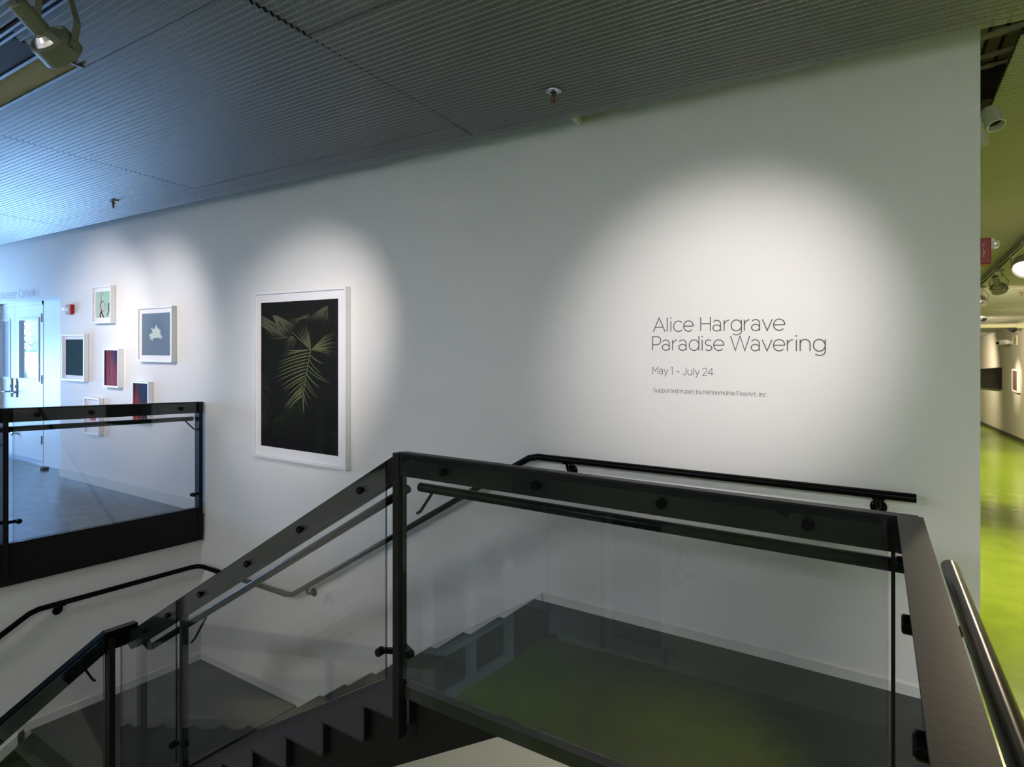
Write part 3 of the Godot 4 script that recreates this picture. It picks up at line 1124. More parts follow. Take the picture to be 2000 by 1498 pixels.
# ==================================================================== pictures
func picture(called: String, label: String, x0: float, x1: float, y0: float, y1: float, depth: float, pad: Array, face: float, tex: Texture2D, group := "framed photographs hung in a cluster by the doors") -> void:
	# pad: the mat's width left, right, top, bottom as shares of the picture's size; no mat where it is empty
	var t := thing(called, label, "picture", Vector3((x0 + x1) / 2, y0, 0.0), group)
	var s := new_st()
	var back := 0.004
	var pick := [[x0, x0 + face, y0, y1], [x1 - face, x1, y0, y1], [x0 + face, x1 - face, y0, y0 + face], [x0 + face, x1 - face, y1 - face, y1]]
	for q in pick:
		cube(s, q[0], q[1], q[2], q[3], back, depth)
	obj("frame", s, M.frame, t)
	var zi := depth - 0.018
	var w := x1 - x0
	var h := y1 - y0
	var px0 := x0 + face
	var px1 := x1 - face
	var py0 := y0 + face
	var py1 := y1 - face
	if pad.size():
		px0 = x0 + pad[0] * w
		px1 = x1 - pad[1] * w
		py1 = y1 - pad[2] * h
		py0 = y0 + pad[3] * h
		s = new_st()
		cube(s, x0 + face, px0, y0 + face, y1 - face, back, zi)
		cube(s, px1, x1 - face, y0 + face, y1 - face, back, zi)
		cube(s, px0, px1, y0 + face, py0, back, zi)
		cube(s, px0, px1, py1, y1 - face, back, zi)
		obj("mat_board", s, M.mat_board, t)
	else:
		zi = depth - 0.006
	var st := new_st()
	var zp := zi - 0.0025
	for v in [[px0, py1, 0, 0], [px1, py1, 1, 0], [px1, py0, 1, 1], [px0, py1, 0, 0], [px1, py0, 1, 1], [px0, py0, 0, 1]]:
		st.set_normal(Vector3(0, 0, 1))
		st.set_uv(Vector2(v[2], v[3]))
		st.add_vertex(Vector3(v[0], v[1], zp) - org)
	var m := mat(Color.WHITE, 0.85 if pad.size() else 0.5, 0, 0.1)
	m.albedo_texture = tex
	m.texture_repeat = false
	obj("print", st, m, t)
	done()


func blob(im: Image, x: float, y: float, r: float, c: Color) -> void:
	for j in range(maxi(0, int(y - r)), mini(im.get_height(), int(y + r) + 2)):
		for i in range(maxi(0, int(x - r)), mini(im.get_width(), int(x + r) + 2)):
			var a := clampf(r - Vector2(i + 0.5 - x, j + 0.5 - y).length() + 0.5, 0.0, 1.0) * c.a
			if a > 0.0:
				im.set_pixel(i, j, im.get_pixel(i, j).lerp(Color(c.r, c.g, c.b), a))


func brush(im: Image, a: Vector2, b: Vector2, c: Vector2, w0: float, w1: float, col: Color, taper := true) -> void:
	var n := maxi(6, int((a.distance_to(b) + b.distance_to(c)) * 0.9))
	for k in n + 1:
		var t := float(k) / n
		var p := a.lerp(b, t).lerp(b.lerp(c, t), t)
		var w := lerpf(w0, w1, t)
		if taper:
			w *= minf(1.0, 0.35 + 4.0 * t) * minf(1.0, 3.0 * (1.0 - t) + 0.15)
		blob(im, p.x, p.y, w, col)


func frond(im: Image, base: Vector2, ctrl: Vector2, tip: Vector2, n: int, len: float, w: float, c: Color, back_sweep: float, droop := 0.25, one_side := 0) -> void:
	# leaflets in pairs along a midrib
	for k in n:
		var t := (k + 0.5) / n
		var p := base.lerp(ctrl, t).lerp(ctrl.lerp(tip, t), t)
		var d := (ctrl - base).lerp(tip - ctrl, t).normalized()
		var l := len * (0.55 + 0.9 * sin(PI * minf(1.0, 0.12 + t * 0.86))) * rng.randf_range(0.85, 1.1)
		for side in [-1.0, 1.0]:
			if one_side != 0 and side != one_side:
				continue
			var dir := d.rotated(side * lerpf(back_sweep, 0.3, t * 0.9) + rng.randf_range(-0.07, 0.07))
			var mid := p + dir * l * 0.55
			var end := p + dir * l + Vector2(0, l * droop)
			var cc := c.lerp(c * 0.62, rng.randf() * 0.8)
			cc.a = c.a
			brush(im, p, mid, end, w, w * 0.45, cc)
	brush(im, base, ctrl, tip, w * 0.6, w * 0.4, c, false)


func grad_image(w: int, h: int, top: Color, bottom: Color) -> Image:
	var im := Image.create(w, h, false, Image.FORMAT_RGB8)
	for y in h:
		im.fill_rect(Rect2i(0, y, w, 1), top.lerp(bottom, float(y) / h))
	return im


func build_pictures() -> void:
	var cl := "framed photographs hung in a cluster by the doors"
	# bare branch against a pale green sky
	var im := grad_image(240, 330, Color(0.70, 0.80, 0.76), Color(0.74, 0.80, 0.76))
	for y in 330:
		for x in 240:
			var g := clampf((x / 240.0 - 0.35) * 1.2 + (0.5 - y / 330.0) * 0.4, 0, 1)
			im.set_pixel(x, y, im.get_pixel(x, y).lerp(Color(0.55, 0.78, 0.66), g * 0.8))
	var br := Color(0.55, 0.28, 0.16)
	var dk := Color(0.20, 0.10, 0.08)
	brush(im, Vector2(82, 5), Vector2(84, 40), Vector2(90, 90), 3, 4, Color(0.62, 0.45, 0.28), false)
	brush(im, Vector2(90, 90), Vector2(92, 110), Vector2(92, 132), 4, 5, br, false)
	brush(im, Vector2(86, 44), Vector2(110, 24), Vector2(132, 6), 3, 2, Color(0.62, 0.45, 0.28), false)
	brush(im, Vector2(118, 18), Vector2(126, 24), Vector2(134, 34), 2, 1.5, Color(0.6, 0.45, 0.3), false)
	brush(im, Vector2(92, 132), Vector2(72, 168), Vector2(76, 190), 6, 5, dk, false)
	brush(im, Vector2(76, 185), Vector2(88, 220), Vector2(88, 262), 6, 7, Color(0.60, 0.14, 0.08), false)
	brush(im, Vector2(92, 128), Vector2(118, 120), Vector2(134, 130), 4, 3, br, false)
	brush(im, Vector2(134, 130), Vector2(140, 160), Vector2(164, 186), 3, 3, br, false)
	brush(im, Vector2(164, 186), Vector2(172, 210), Vector2(182, 232), 2.4, 1.5, Color(0.7, 0.5, 0.4), false)
	brush(im, Vector2(160, 206), Vector2(158, 236), Vector2(166, 266), 1.8, 1.2, Color(0.7, 0.55, 0.45), false)
	brush(im, Vector2(92, 250), Vector2(120, 252), Vector2(158, 236), 4, 2, br, false)
	brush(im, Vector2(94, 236), Vector2(106, 226), Vector2(112, 214), 2.4, 1.5, br, false)
	brush(im, Vector2(88, 255), Vector2(72, 290), Vector2(76, 330), 8, 9, Color(0.28, 0.10, 0.07), false)
	brush(im, Vector2(92, 258), Vector2(116, 300), Vector2(136, 330), 8, 7, Color(0.12, 0.10, 0.09), false)
	brush(im, Vector2(70, 300), Vector2(62, 290), Vector2(58, 284), 4, 2, br, false)
	for k in 26:
		var p := Vector2(238 - rng.randf() * 26, 150 + k * 6)
		if k > 14: p.x -= (k - 14) * 3.0
		brush(im, p, p + Vector2(-8, 6), p + Vector2(-16 + rng.randf() * 10, 14), 5, 2, Color(0.13, 0.18, 0.15, 0.9))
	picture("framed_picture", "small white framed picture of a bare reddish branch against pale green sky", -7.626, -7.193, 1.855, 2.275, 0.058, [0.14, 0.13, 0.15, 0.155], 0.018, ImageTexture.create_from_image(im), cl)

	# white palm on blue grey
	im = grad_image(320, 380, Color(0.46, 0.55, 0.61), Color(0.46, 0.52, 0.59))
	for y in 380:
		for x in 320:
			var g := exp(-pow((x - 160) / 90.0, 2) - pow((y - 150) / 110.0, 2))
			im.set_pixel(x, y, im.get_pixel(x, y).lerp(Color(0.40, 0.46, 0.55), g * 0.8))
	var wc := Color(0.80, 0.85, 0.81, 0.30)
	for f in [[Vector2(165, 110), -0.1], [Vector2(112, 132), -0.4], [Vector2(205, 150), 0.5], [Vector2(80, 205), -0.8], [Vector2(92, 235), -0.9], [Vector2(232, 225), 0.8], [Vector2(225, 200), 0.8], [Vector2(215, 165), 0.6], [Vector2(110, 250), -0.4], [Vector2(140, 140), -0.3], [Vector2(185, 135), 0.3], [Vector2(100, 190), -0.7]]:
		var tip: Vector2 = f[0]
		var c0 := Vector2(152, 205)
		for j in 16:
			var e := tip + Vector2(rng.randfn() * 7, rng.randfn() * 8)
			brush(im, c0 + Vector2(rng.randfn() * 9, rng.randfn() * 10), c0.lerp(e, 0.6) + Vector2(f[1] * 10.0, -12), e, 4.5, 1.4, wc)
	picture("framed_picture", "white framed picture of a white palm crown on a plain grey blue ground", -6.637, -5.980, 1.440, 2.006, 0.054, [0.09, 0.09, 0.115, 0.118], 0.018, ImageTexture.create_from_image(im), cl)

	# dark slate picture with a faint twig
	im = grad_image(200, 280, Color(0.20, 0.27, 0.30), Color(0.20, 0.28, 0.31))
	brush(im, Vector2(62, 100), Vector2(74, 118), Vector2(92, 126), 1.6, 1.2, Color(0.11, 0.14, 0.14), false)
	brush(im, Vector2(76, 112), Vector2(86, 116), Vector2(92, 134), 1.6, 1.0, Color(0.11, 0.14, 0.14), false)
	picture("framed_picture", "white framed dark slate grey picture with one faint twig, nearest the doors", -8.392, -7.823, 1.188, 1.738, 0.055, [0.115, 0.10, 0.11, 0.117], 0.018, ImageTexture.create_from_image(im), cl)

	# red abstract with a forked stem
	im = Image.create(180, 260, false, Image.FORMAT_RGB8)
	for y in 260:
		for x in 180:
			var u := x / 180.0
			var v := y / 260.0
			var c := Color(0.42, 0.06, 0.10).lerp(Color(0.55, 0.07, 0.12), v)
			c = c.lerp(Color(0.20, 0.05, 0.16), clampf((0.55 - v) * 1.6, 0, 1) * clampf(u * 1.6 - 0.2, 0, 1))
			c = c.lerp(Color(0.10, 0.08, 0.32), exp(-pow((u - 0.75) / 0.16, 2) - pow((v - 0.1) / 0.2, 2)))
			c = c.lerp(Color(0.35, 0.30, 0.55), exp(-pow((u - 0.18) / 0.08, 2) - pow(v / 0.06, 2)))
			c = c.lerp(Color(0.16, 0.04, 0.06), exp(-pow(u / 0.14, 2)) * 0.6)
			c = c.lerp(Color(0.20, 0.04, 0.08), 0.35 * sin(u * 23.0 + sin(v * 5.0) * 2.0) * exp(-pow((v - 0.55) / 0.3, 2)) + 0.1)
			im.set_pixel(x, y, c)
	brush(im, Vector2(72, 0), Vector2(72, 50), Vector2(96, 78), 3, 4, Color(0.60, 0.12, 0.12, 0.6), false)
	brush(im, Vector2(120, 0), Vector2(122, 50), Vector2(98, 78), 3, 4, Color(0.55, 0.10, 0.14, 0.6), false)
	brush(im, Vector2(97, 78), Vector2(98, 150), Vector2(99, 255), 4, 2.5, Color(0.68, 0.30, 0.14, 0.6), false)
	picture("framed_picture", "small unmatted deep red picture with a forked stem, in the middle of the cluster", -7.362, -7.030, 1.147, 1.570, 0.056, [], 0.016, ImageTexture.create_from_image(im), cl)

	# red to dark blue abstract with warm light below
	im = Image.create(180, 220, false, Image.FORMAT_RGB8)
	for y in 220:
		for x in 180:
			var u := x / 180.0
			var v := y / 220.0
			var c := Color(0.16, 0.05, 0.12).lerp(Color(0.09, 0.10, 0.30), clampf(u * 1.3 - 0.2, 0, 1) * clampf(1.1 - v, 0, 1))
			c = c.lerp(Color(0.72, 0.12, 0.10), exp(-pow((u - 0.15) / 0.20, 2)) * clampf(v * 1.6, 0.15, 1))
			c = c.lerp(Color(0.45, 0.10, 0.08), clampf((v - 0.45) * 2.0, 0, 0.7) * (0.6 + 0.4 * sin(u * 31.0)))
			c = c.lerp(Color(0.85, 0.50, 0.26), clampf((v - 0.86) * 9.0 - 0.5 * absf(sin(u * 12.0)), 0, 1))
			im.set_pixel(x, y, c)
	for k in 12:
		brush(im, Vector2(90 + rng.randfn() * 50, 70 + rng.randf() * 40), Vector2(90 + rng.randfn() * 50, 130), Vector2(90 + rng.randfn() * 50, 190), 1.5, 1.2, Color(0.5, 0.14, 0.08, 0.35), false)
	picture("framed_picture", "small unmatted picture fading from red to dark blue, partly behind the catwalk rail", -6.747, -6.419, 0.802, 1.228, 0.053, [], 0.016, ImageTexture.create_from_image(im), cl)

	# little pink picture in a wide mat
	im = grad_image(90, 120, Color(0.90, 0.86, 0.90), Color(0.88, 0.62, 0.68))
	for k in 60:
		var x := rng.randf() * 90
		brush(im, Vector2(x, 30 + rng.randf() * 30), Vector2(x + rng.randfn() * 3, 70), Vector2(x + rng.randfn() * 5, 70 + rng.randf() * 40), 2.5, 2.0, Color(0.68, 0.12, 0.22, 0.7), false)
	picture("framed_picture", "white framed picture with a tiny pink print in a wide mat, lowest of the cluster", -7.822, -7.467, 0.592, 1.010, 0.058, [0.31, 0.28, 0.36, 0.36], 0.016, ImageTexture.create_from_image(im), cl)

	# the big palm photograph
	var PW := 640.0
	var PH := 840.0
	im = grad_image(640, 840, Color(0.135, 0.14, 0.13), Color(0.12, 0.12, 0.125))
	var at := func(u: float, v: float) -> Vector2: return Vector2(u * PW, v * PH)
	for k in 1500:
		var p := Vector2(rng.randf() * PW, rng.randf() * PH)
		if rng.randf() < exp(-pow((p.y / PH - 0.25) / 0.28, 2)) + 0.25:
			var d := Vector2(rng.randfn(), absf(rng.randfn())).normalized() * rng.randf_range(8, 34)
			brush(im, p, p + d * 0.5 + Vector2(3, 0), p + d, 1.5, 0.8, Color(0.20, 0.23, 0.15, 0.25))
	# two dim heads of leaves at the upper left
	for k in 40:
		var f := k / 39.0
		var a: Vector2 = at.call(0.0, 0.09 + 0.07 * f)
		var e: Vector2 = at.call(0.20 + 0.26 * rng.randf(), 0.20 + 0.055 * f + rng.randf() * 0.03)
		brush(im, a, a.lerp(e, 0.55) + Vector2(0, -28 + 16 * f), e, 2.4, 0.9, Color(0.36, 0.36, 0.29, 0.20 + 0.3 * rng.randf()))
	for k in 30:
		var f := k / 29.0
		var a: Vector2 = at.call(0.15 + 0.06 * rng.randf(), 0.085 + 0.02 * rng.randf())
		var e: Vector2 = at.call(0.27 + 0.25 * f, 0.265 - 0.09 * f + rng.randf() * 0.03)
		brush(im, a, a.lerp(e, 0.5) + Vector2(16, -14), e, 2.8, 1.0, Color(0.38, 0.38, 0.31, 0.25 + 0.3 * rng.randf()))
	for e in [[0.10, 0.235], [0.305, 0.33], [0.33, 0.37], [0.36, 0.34], [0.39, 0.36], [0.425, 0.345], [0.45, 0.30]]:
		brush(im, at.call(0.42, 0.235), at.call(e[0] + 0.05, 0.265), at.call(e[0], e[1]), 2.6, 0.9, Color(0.36, 0.365, 0.29, 0.6))
	for k in 12:
		brush(im, at.call(0.08, 0.13), at.call(0.07 + 0.012 * k, 0.2), at.call(0.09 + 0.028 * k, 0.23 + 0.02 * rng.randf()), 2.0, 0.8, Color(0.34, 0.34, 0.27, 0.4))
	# the one at the upper right
	for k in 26:
		var f := k / 25.0
		brush(im, at.call(0.86 + 0.02 * rng.randf(), 0.04 + 0.02 * rng.randf()), at.call(0.76 + 0.05 * f, 0.06 + 0.02 * f), at.call(0.60 + 0.24 * f, 0.135 + 0.03 * rng.randf()), 2.8, 1.0, Color(0.31, 0.31, 0.25, 0.25 + 0.35 * rng.randf()))
	for k in 6:
		brush(im, at.call(0.87, 0.05), at.call(0.86, 0.1), at.call(0.80 + 0.02 * k, 0.16 + 0.02 * rng.randf()), 2.2, 0.9, Color(0.31, 0.31, 0.245, 0.5))
	for k in 16:
		brush(im, at.call(0.62 + 0.06 * rng.randf(), 0.09 + 0.03 * rng.randf()), at.call(0.5, 0.11), at.call(0.32 + 0.2 * rng.randf(), 0.13 + 0.06 * rng.randf()), 1.9, 0.8, Color(0.31, 0.31, 0.25, 0.4))
	# the dark fronds below and at the left
	frond(im, at.call(-0.02, 0.50), at.call(0.07, 0.62), at.call(0.02, 0.86), 18, 84, 2.4, Color(0.24, 0.29, 0.18, 0.7), 1.2, 0.25)
	frond(im, at.call(0.56, 0.66), at.call(0.45, 0.77), at.call(0.18, 0.83), 20, 80, 2.4, Color(0.185, 0.225, 0.15, 0.85), 1.1, 0.45)
	frond(im, at.call(0.77, 0.70), at.call(0.80, 0.82), at.call(0.78, 0.99), 16, 58, 3.0, Color(0.155, 0.205, 0.14, 0.85), 1.0, 0.1)
	frond(im, at.call(0.93, 0.82), at.call(0.96, 0.9), at.call(0.98, 0.99), 9, 44, 3.0, Color(0.15, 0.205, 0.13, 0.85), 1.0, 0.1)
	# sprays at the bright frond's base
	var base: Vector2 = at.call(0.665, 0.325)
	for e in [[0.36, 0.175], [0.40, 0.20], [0.47, 0.19], [0.50, 0.155], [0.535, 0.135], [0.575, 0.15], [0.60, 0.125], [0.63, 0.19], [0.655, 0.17]]:
		brush(im, base, at.call(lerpf(0.64, e[0], 0.4), 0.26), at.call(e[0], e[1]), 4.6, 1.2, Color(0.31, 0.335, 0.25, 0.8).lerp(Color(0.40, 0.41, 0.31, 0.8), rng.randf()))
	for k in 15:
		var f := k / 14.0
		brush(im, base + Vector2(4, 2), at.call(0.80, 0.25 + 0.08 * f), at.call(0.86 + 0.16 * rng.randf(), 0.20 + 0.17 * f), 3.4, 1.0, Color(0.30, 0.33, 0.23, 0.7).lerp(Color(0.42, 0.44, 0.31, 0.8), rng.randf()))
	for e in [[0.30, 0.33], [0.27, 0.36], [0.24, 0.385]]:
		brush(im, base, at.call(0.5, 0.335), at.call(e[0], e[1]), 4.0, 1.0, Color(0.37, 0.39, 0.28, 0.85))
	# its leaflets: [where on the midrib, end u, end v]
	var rib := func(t: float) -> Vector2:
		var c: Vector2 = at.call(0.60, 0.48)
		return base.lerp(c, t).lerp(c.lerp(at.call(0.565, 0.64), t), t)
	for e in [[0.06, 0.20, 0.425], [0.13, 0.22, 0.44], [0.2, 0.17, 0.475], [0.27, 0.21, 0.495], [0.34, 0.165, 0.53], [0.41, 0.20, 0.555], [0.48, 0.255, 0.585], [0.55, 0.27, 0.615], [0.61, 0.30, 0.625], [0.67, 0.335, 0.66], [0.73, 0.36, 0.69], [0.79, 0.30, 0.725], [0.84, 0.33, 0.735], [0.89, 0.285, 0.745], [0.94, 0.355, 0.742], [0.98, 0.37, 0.735]]:
		var p: Vector2 = rib.call(e[0])
		var q: Vector2 = at.call(e[1], e[2])
		var lit := Color(0.36, 0.38, 0.265, 0.95).lerp(Color(0.44, 0.455, 0.31, 0.95), rng.randf())
		brush(im, p, p.lerp(q, 0.5) + Vector2(4, -15 - 6 * e[0]), q, 4.0, 1.3, lit)
		brush(im, p + Vector2(0, 5), p.lerp(q, 0.5) + Vector2(4, -9 - 6 * e[0]), q + Vector2(4, 1), 1.6, 0.8, Color(0.20, 0.215, 0.15, 0.8))
	for e in [[0.10, 0.85, 0.415], [0.2, 0.83, 0.49], [0.32, 0.90, 0.53], [0.42, 0.94, 0.545], [0.5, 0.80, 0.575], [0.6, 0.75, 0.62], [0.7, 0.77, 0.645], [0.8, 0.68, 0.655], [0.9, 0.635, 0.705]]:
		var p: Vector2 = rib.call(e[0])
		var q: Vector2 = at.call(e[1], e[2])
		brush(im, p, p.lerp(q, 0.45) + Vector2(-4, 22), q, 4.4, 1.1, Color(0.31, 0.33, 0.24, 0.9).lerp(Color(0.42, 0.44, 0.31, 0.95), rng.randf()))
	brush(im, rib.call(1.0), at.call(0.575, 0.70), at.call(0.578, 0.765), 5.2, 1.8, Color(0.42, 0.44, 0.30, 0.95))
	brush(im, rib.call(0.0), rib.call(0.5), rib.call(1.0), 2.2, 1.6, Color(0.46, 0.475, 0.33), false)
	var p2 := im
	picture("large_framed_picture", "large white framed photograph of a palm frond on black, hanging alone", -4.681, -3.523, 0.640, 2.072, 0.052, [0.075, 0.088, 0.063, 0.068], 0.020, ImageTexture.create_from_image(p2), "")


# ==================================================================== lettering: a light geometric face drawn with strokes
var glyphs := {}


func define_glyphs() -> void:
	# advance width | strokes; «l» a polyline, «a» an arc: centre, radii, from and to in degrees, «d» a dot. Capitals are 1 high, x-height 0.75
	var src := """A .90|l .02 0 .45 1 .88 0|l .17 .33 .73 .33
C .92|a .5 .5 .45 .5 42 318
D .94|l .1 0 .1 1 .4 1|a .4 .5 .46 .5 90 -90|l .4 0 .1 0
F .70|l .1 0 .1 1 .66 1|l .1 .52 .6 .52
G 1.0|a .5 .5 .45 .5 45 312|l .80 .13 .90 .21 .90 .44 .56 .44
H .86|l .1 0 .1 1|l .76 0 .76 1|l .1 .52 .76 .52
I .22|l .11 0 .11 1
J .60|l .48 1 .48 .28|a .25 .28 .23 .28 0 -155
K .80|l .1 0 .1 1|l .1 .33 .74 1|l .34 .58 .78 0
L .64|l .1 1 .1 0 .6 0
M .98|l .1 0 .1 1 .49 .42 .88 1 .88 0
P .74|l .1 0 .1 1 .42 1|a .42 .70 .28 .30 90 -90|l .42 .40 .1 .40
R .78|l .1 0 .1 1 .42 1|a .42 .72 .28 .28 90 -90|l .42 .44 .1 .44|l .42 .44 .74 0
E .70|l .66 0 .1 0 .1 1 .66 1|l .1 .52 .6 .52
S .72|a .36 .745 .26 .255 35 270|a .36 .245 .29 .245 90 -145
T .76|l .02 1 .74 1|l .38 0 .38 1
W 1.24|l .02 1 .32 0 .62 1 .92 0 1.22 1
a .68|a .30 .50 .25 .25 150 0|l .55 .50 .55 0|a .30 .215 .25 .215 0 360
b .80|l .08 0 .08 1.03|a .41 .375 .33 .375 0 360
c .70|a .40 .375 .34 .375 45 315
d .80|l .72 0 .72 1.03|a .39 .375 .33 .375 0 360
e .76|a .38 .375 .335 .375 0 318|l .05 .375 .715 .375
f .42|l .18 0 .18 .80|a .36 .80 .18 .23 180 75|l .02 .72 .40 .72
g .80|a .39 .375 .33 .375 0 360|l .72 .75 .72 -.02|a .40 -.02 .32 .25 0 -135
h .74|l .08 0 .08 1.03|a .36 .46 .28 .29 180 0|l .64 .46 .64 0
i .24|l .12 0 .12 .75|d .12 .98
j .24|l .12 .75 .12 -.1|d .12 .98
k .62|l .08 0 .08 1.03|l .08 .24 .56 .75|l .26 .44 .60 0
l .24|l .12 0 .12 1.03
m 1.12|l .08 0 .08 .75|a .32 .50 .24 .25 180 0|l .56 .50 .56 0|a .80 .50 .24 .25 180 0|l 1.04 .50 1.04 0
n .74|l .08 0 .08 .75|a .36 .46 .28 .29 180 0|l .64 .46 .64 0
o .80|a .40 .375 .34 .375 0 360
p .80|l .08 -.27 .08 .75|a .41 .375 .33 .375 0 360
r .46|l .08 0 .08 .75|a .44 .36 .36 .39 180 96
s .56|a .28 .555 .20 .195 35 270|a .28 .18 .225 .18 90 -145
t .46|l .18 .98 .18 .20|a .37 .20 .19 .20 180 285|l .02 .72 .42 .72
u .74|l .08 .75 .08 .29|a .36 .29 .28 .29 180 360|l .64 0 .64 .75
ü .74|l .08 .75 .08 .29|a .36 .29 .28 .29 180 360|l .64 0 .64 .75|d .24 .98|d .48 .98
v .64|l .02 .75 .32 0 .62 .75
w .98|l .02 .75 .255 0 .49 .75 .725 0 .96 .75
y .64|l .02 .75 .33 0|l .62 .75 .30 -.06 .20 -.24 .06 -.24
1 .36|l .04 .93 .22 1 .22 0
2 .68|a .33 .72 .27 .28 165 -35|l .55 .56 .05 0 .63 0
4 .78|l .56 0 .56 1 .04 .27 .74 .27
5 .68|l .58 1 .14 1 .10 .56|a .31 .32 .29 .32 130 -145
- .42|l .06 .40 .36 .40
– .56|l .04 .42 .52 .42
. .22|d .10 .03
, .22|l .12 .05 .08 -.12
• .5|d .18 .42"""
	for line in src.split("\n"):
		var bits := line.strip_edges().split("|")
		var head := bits[0].split(" ")
		var strokes := []
		for k in range(1, bits.size()):
			var w := bits[k].split(" ")
			var nums := []
			for j in range(1, w.size()):
				nums.append(w[j].to_float())
			strokes.append([w[0], nums])
		glyphs[head[0]] = [head[1].to_float(), strokes]


func text_width(text: String, spacing: float) -> float:
	var x := 0.0
	for ch in text:
		x += 0.34 if ch == " " else glyphs[ch][0] + spacing
	return x


func letters(st: SurfaceTool, text: String, at: Vector3, right: Vector3, up: Vector3, cap: float, stroke: float, width := 0.0, spacing := 0.02) -> void:
	# at: the left end of the baseline; width: what the line measures, so that the letters are spread to fit
	var n := right.cross(up)
	var kx := cap
	if width > 0.0:
		kx = width / text_width(text, spacing)
	var pen := 0.0
	var hw := stroke * cap / 2.0
	var place := func(p: Vector2, from: float) -> Vector3: return at + right * (from + p.x) * kx + up * p.y * cap
	for ch in text:
		if ch == " ":
			pen += 0.34
			continue
		var g: Array = glyphs[ch]
		for s in g[1]:
			var v: Array = s[1]
			var pts := PackedVector3Array()
			var closed := false
			if s[0] == "l":
				for i in range(0, v.size(), 2):
					pts.append(place.call(Vector2(v[i], v[i + 1]), pen))
			elif s[0] == "a":
				closed = absf(v[5] - v[4]) >= 360.0
				var m := maxi(6, int(absf(v[5] - v[4]) / 11.0))
				for i in m + 1:
					var t := deg_to_rad(lerpf(v[4], v[5], float(i) / m))
					pts.append(place.call(Vector2(v[0] + v[2] * cos(t), v[1] + v[3] * sin(t)), pen))
			else:
				var c: Vector3 = place.call(Vector2(v[0], v[1]), pen)
				var r := hw * 1.35
				quad(st, c - right * r - up * r, c + right * r - up * r, c + right * r + up * r, c - right * r + up * r, n)
				continue
			ribbon(st, pts, n, hw, closed)
		pen += g[0] + spacing


func ribbon(st: SurfaceTool, pts: PackedVector3Array, n: Vector3, hw: float, closed: bool) -> void:
	var m := pts.size()
	var L := []
	for i in m:
		var d0 := (pts[i] - pts[i - 1]).normalized() if i > 0 else ((pts[0] - pts[m - 2]).normalized() if closed else Vector3.ZERO)
		var d1 := (pts[i + 1] - pts[i]).normalized() if i < m - 1 else ((pts[1] - pts[0]).normalized() if closed else Vector3.ZERO)
		if d0 == Vector3.ZERO: d0 = d1
		if d1 == Vector3.ZERO: d1 = d0
		var s0 := n.cross(d0)
		var s1 := n.cross(d1)
		var b := (s0 + s1).normalized()
		var k := clampf(1.0 / maxf(b.dot(s1), 0.3), 1.0, 2.6)
		L.append([pts[i] + b * hw * k, pts[i] - b * hw * k])
	for i in m - 1:
		quad(st, L[i][0], L[i + 1][0], L[i + 1][1], L[i][1], n)


func text_part(parent: Node3D, text: String, at: Vector3, right: Vector3, cap: float, stroke: float, width: float, m: Material, spacing := 0.02, up := Vector3.UP) -> void:
	var st := new_st()
	letters(st, text, at, right, up, cap, stroke, width, spacing)
	obj("text_line", st, m, parent)


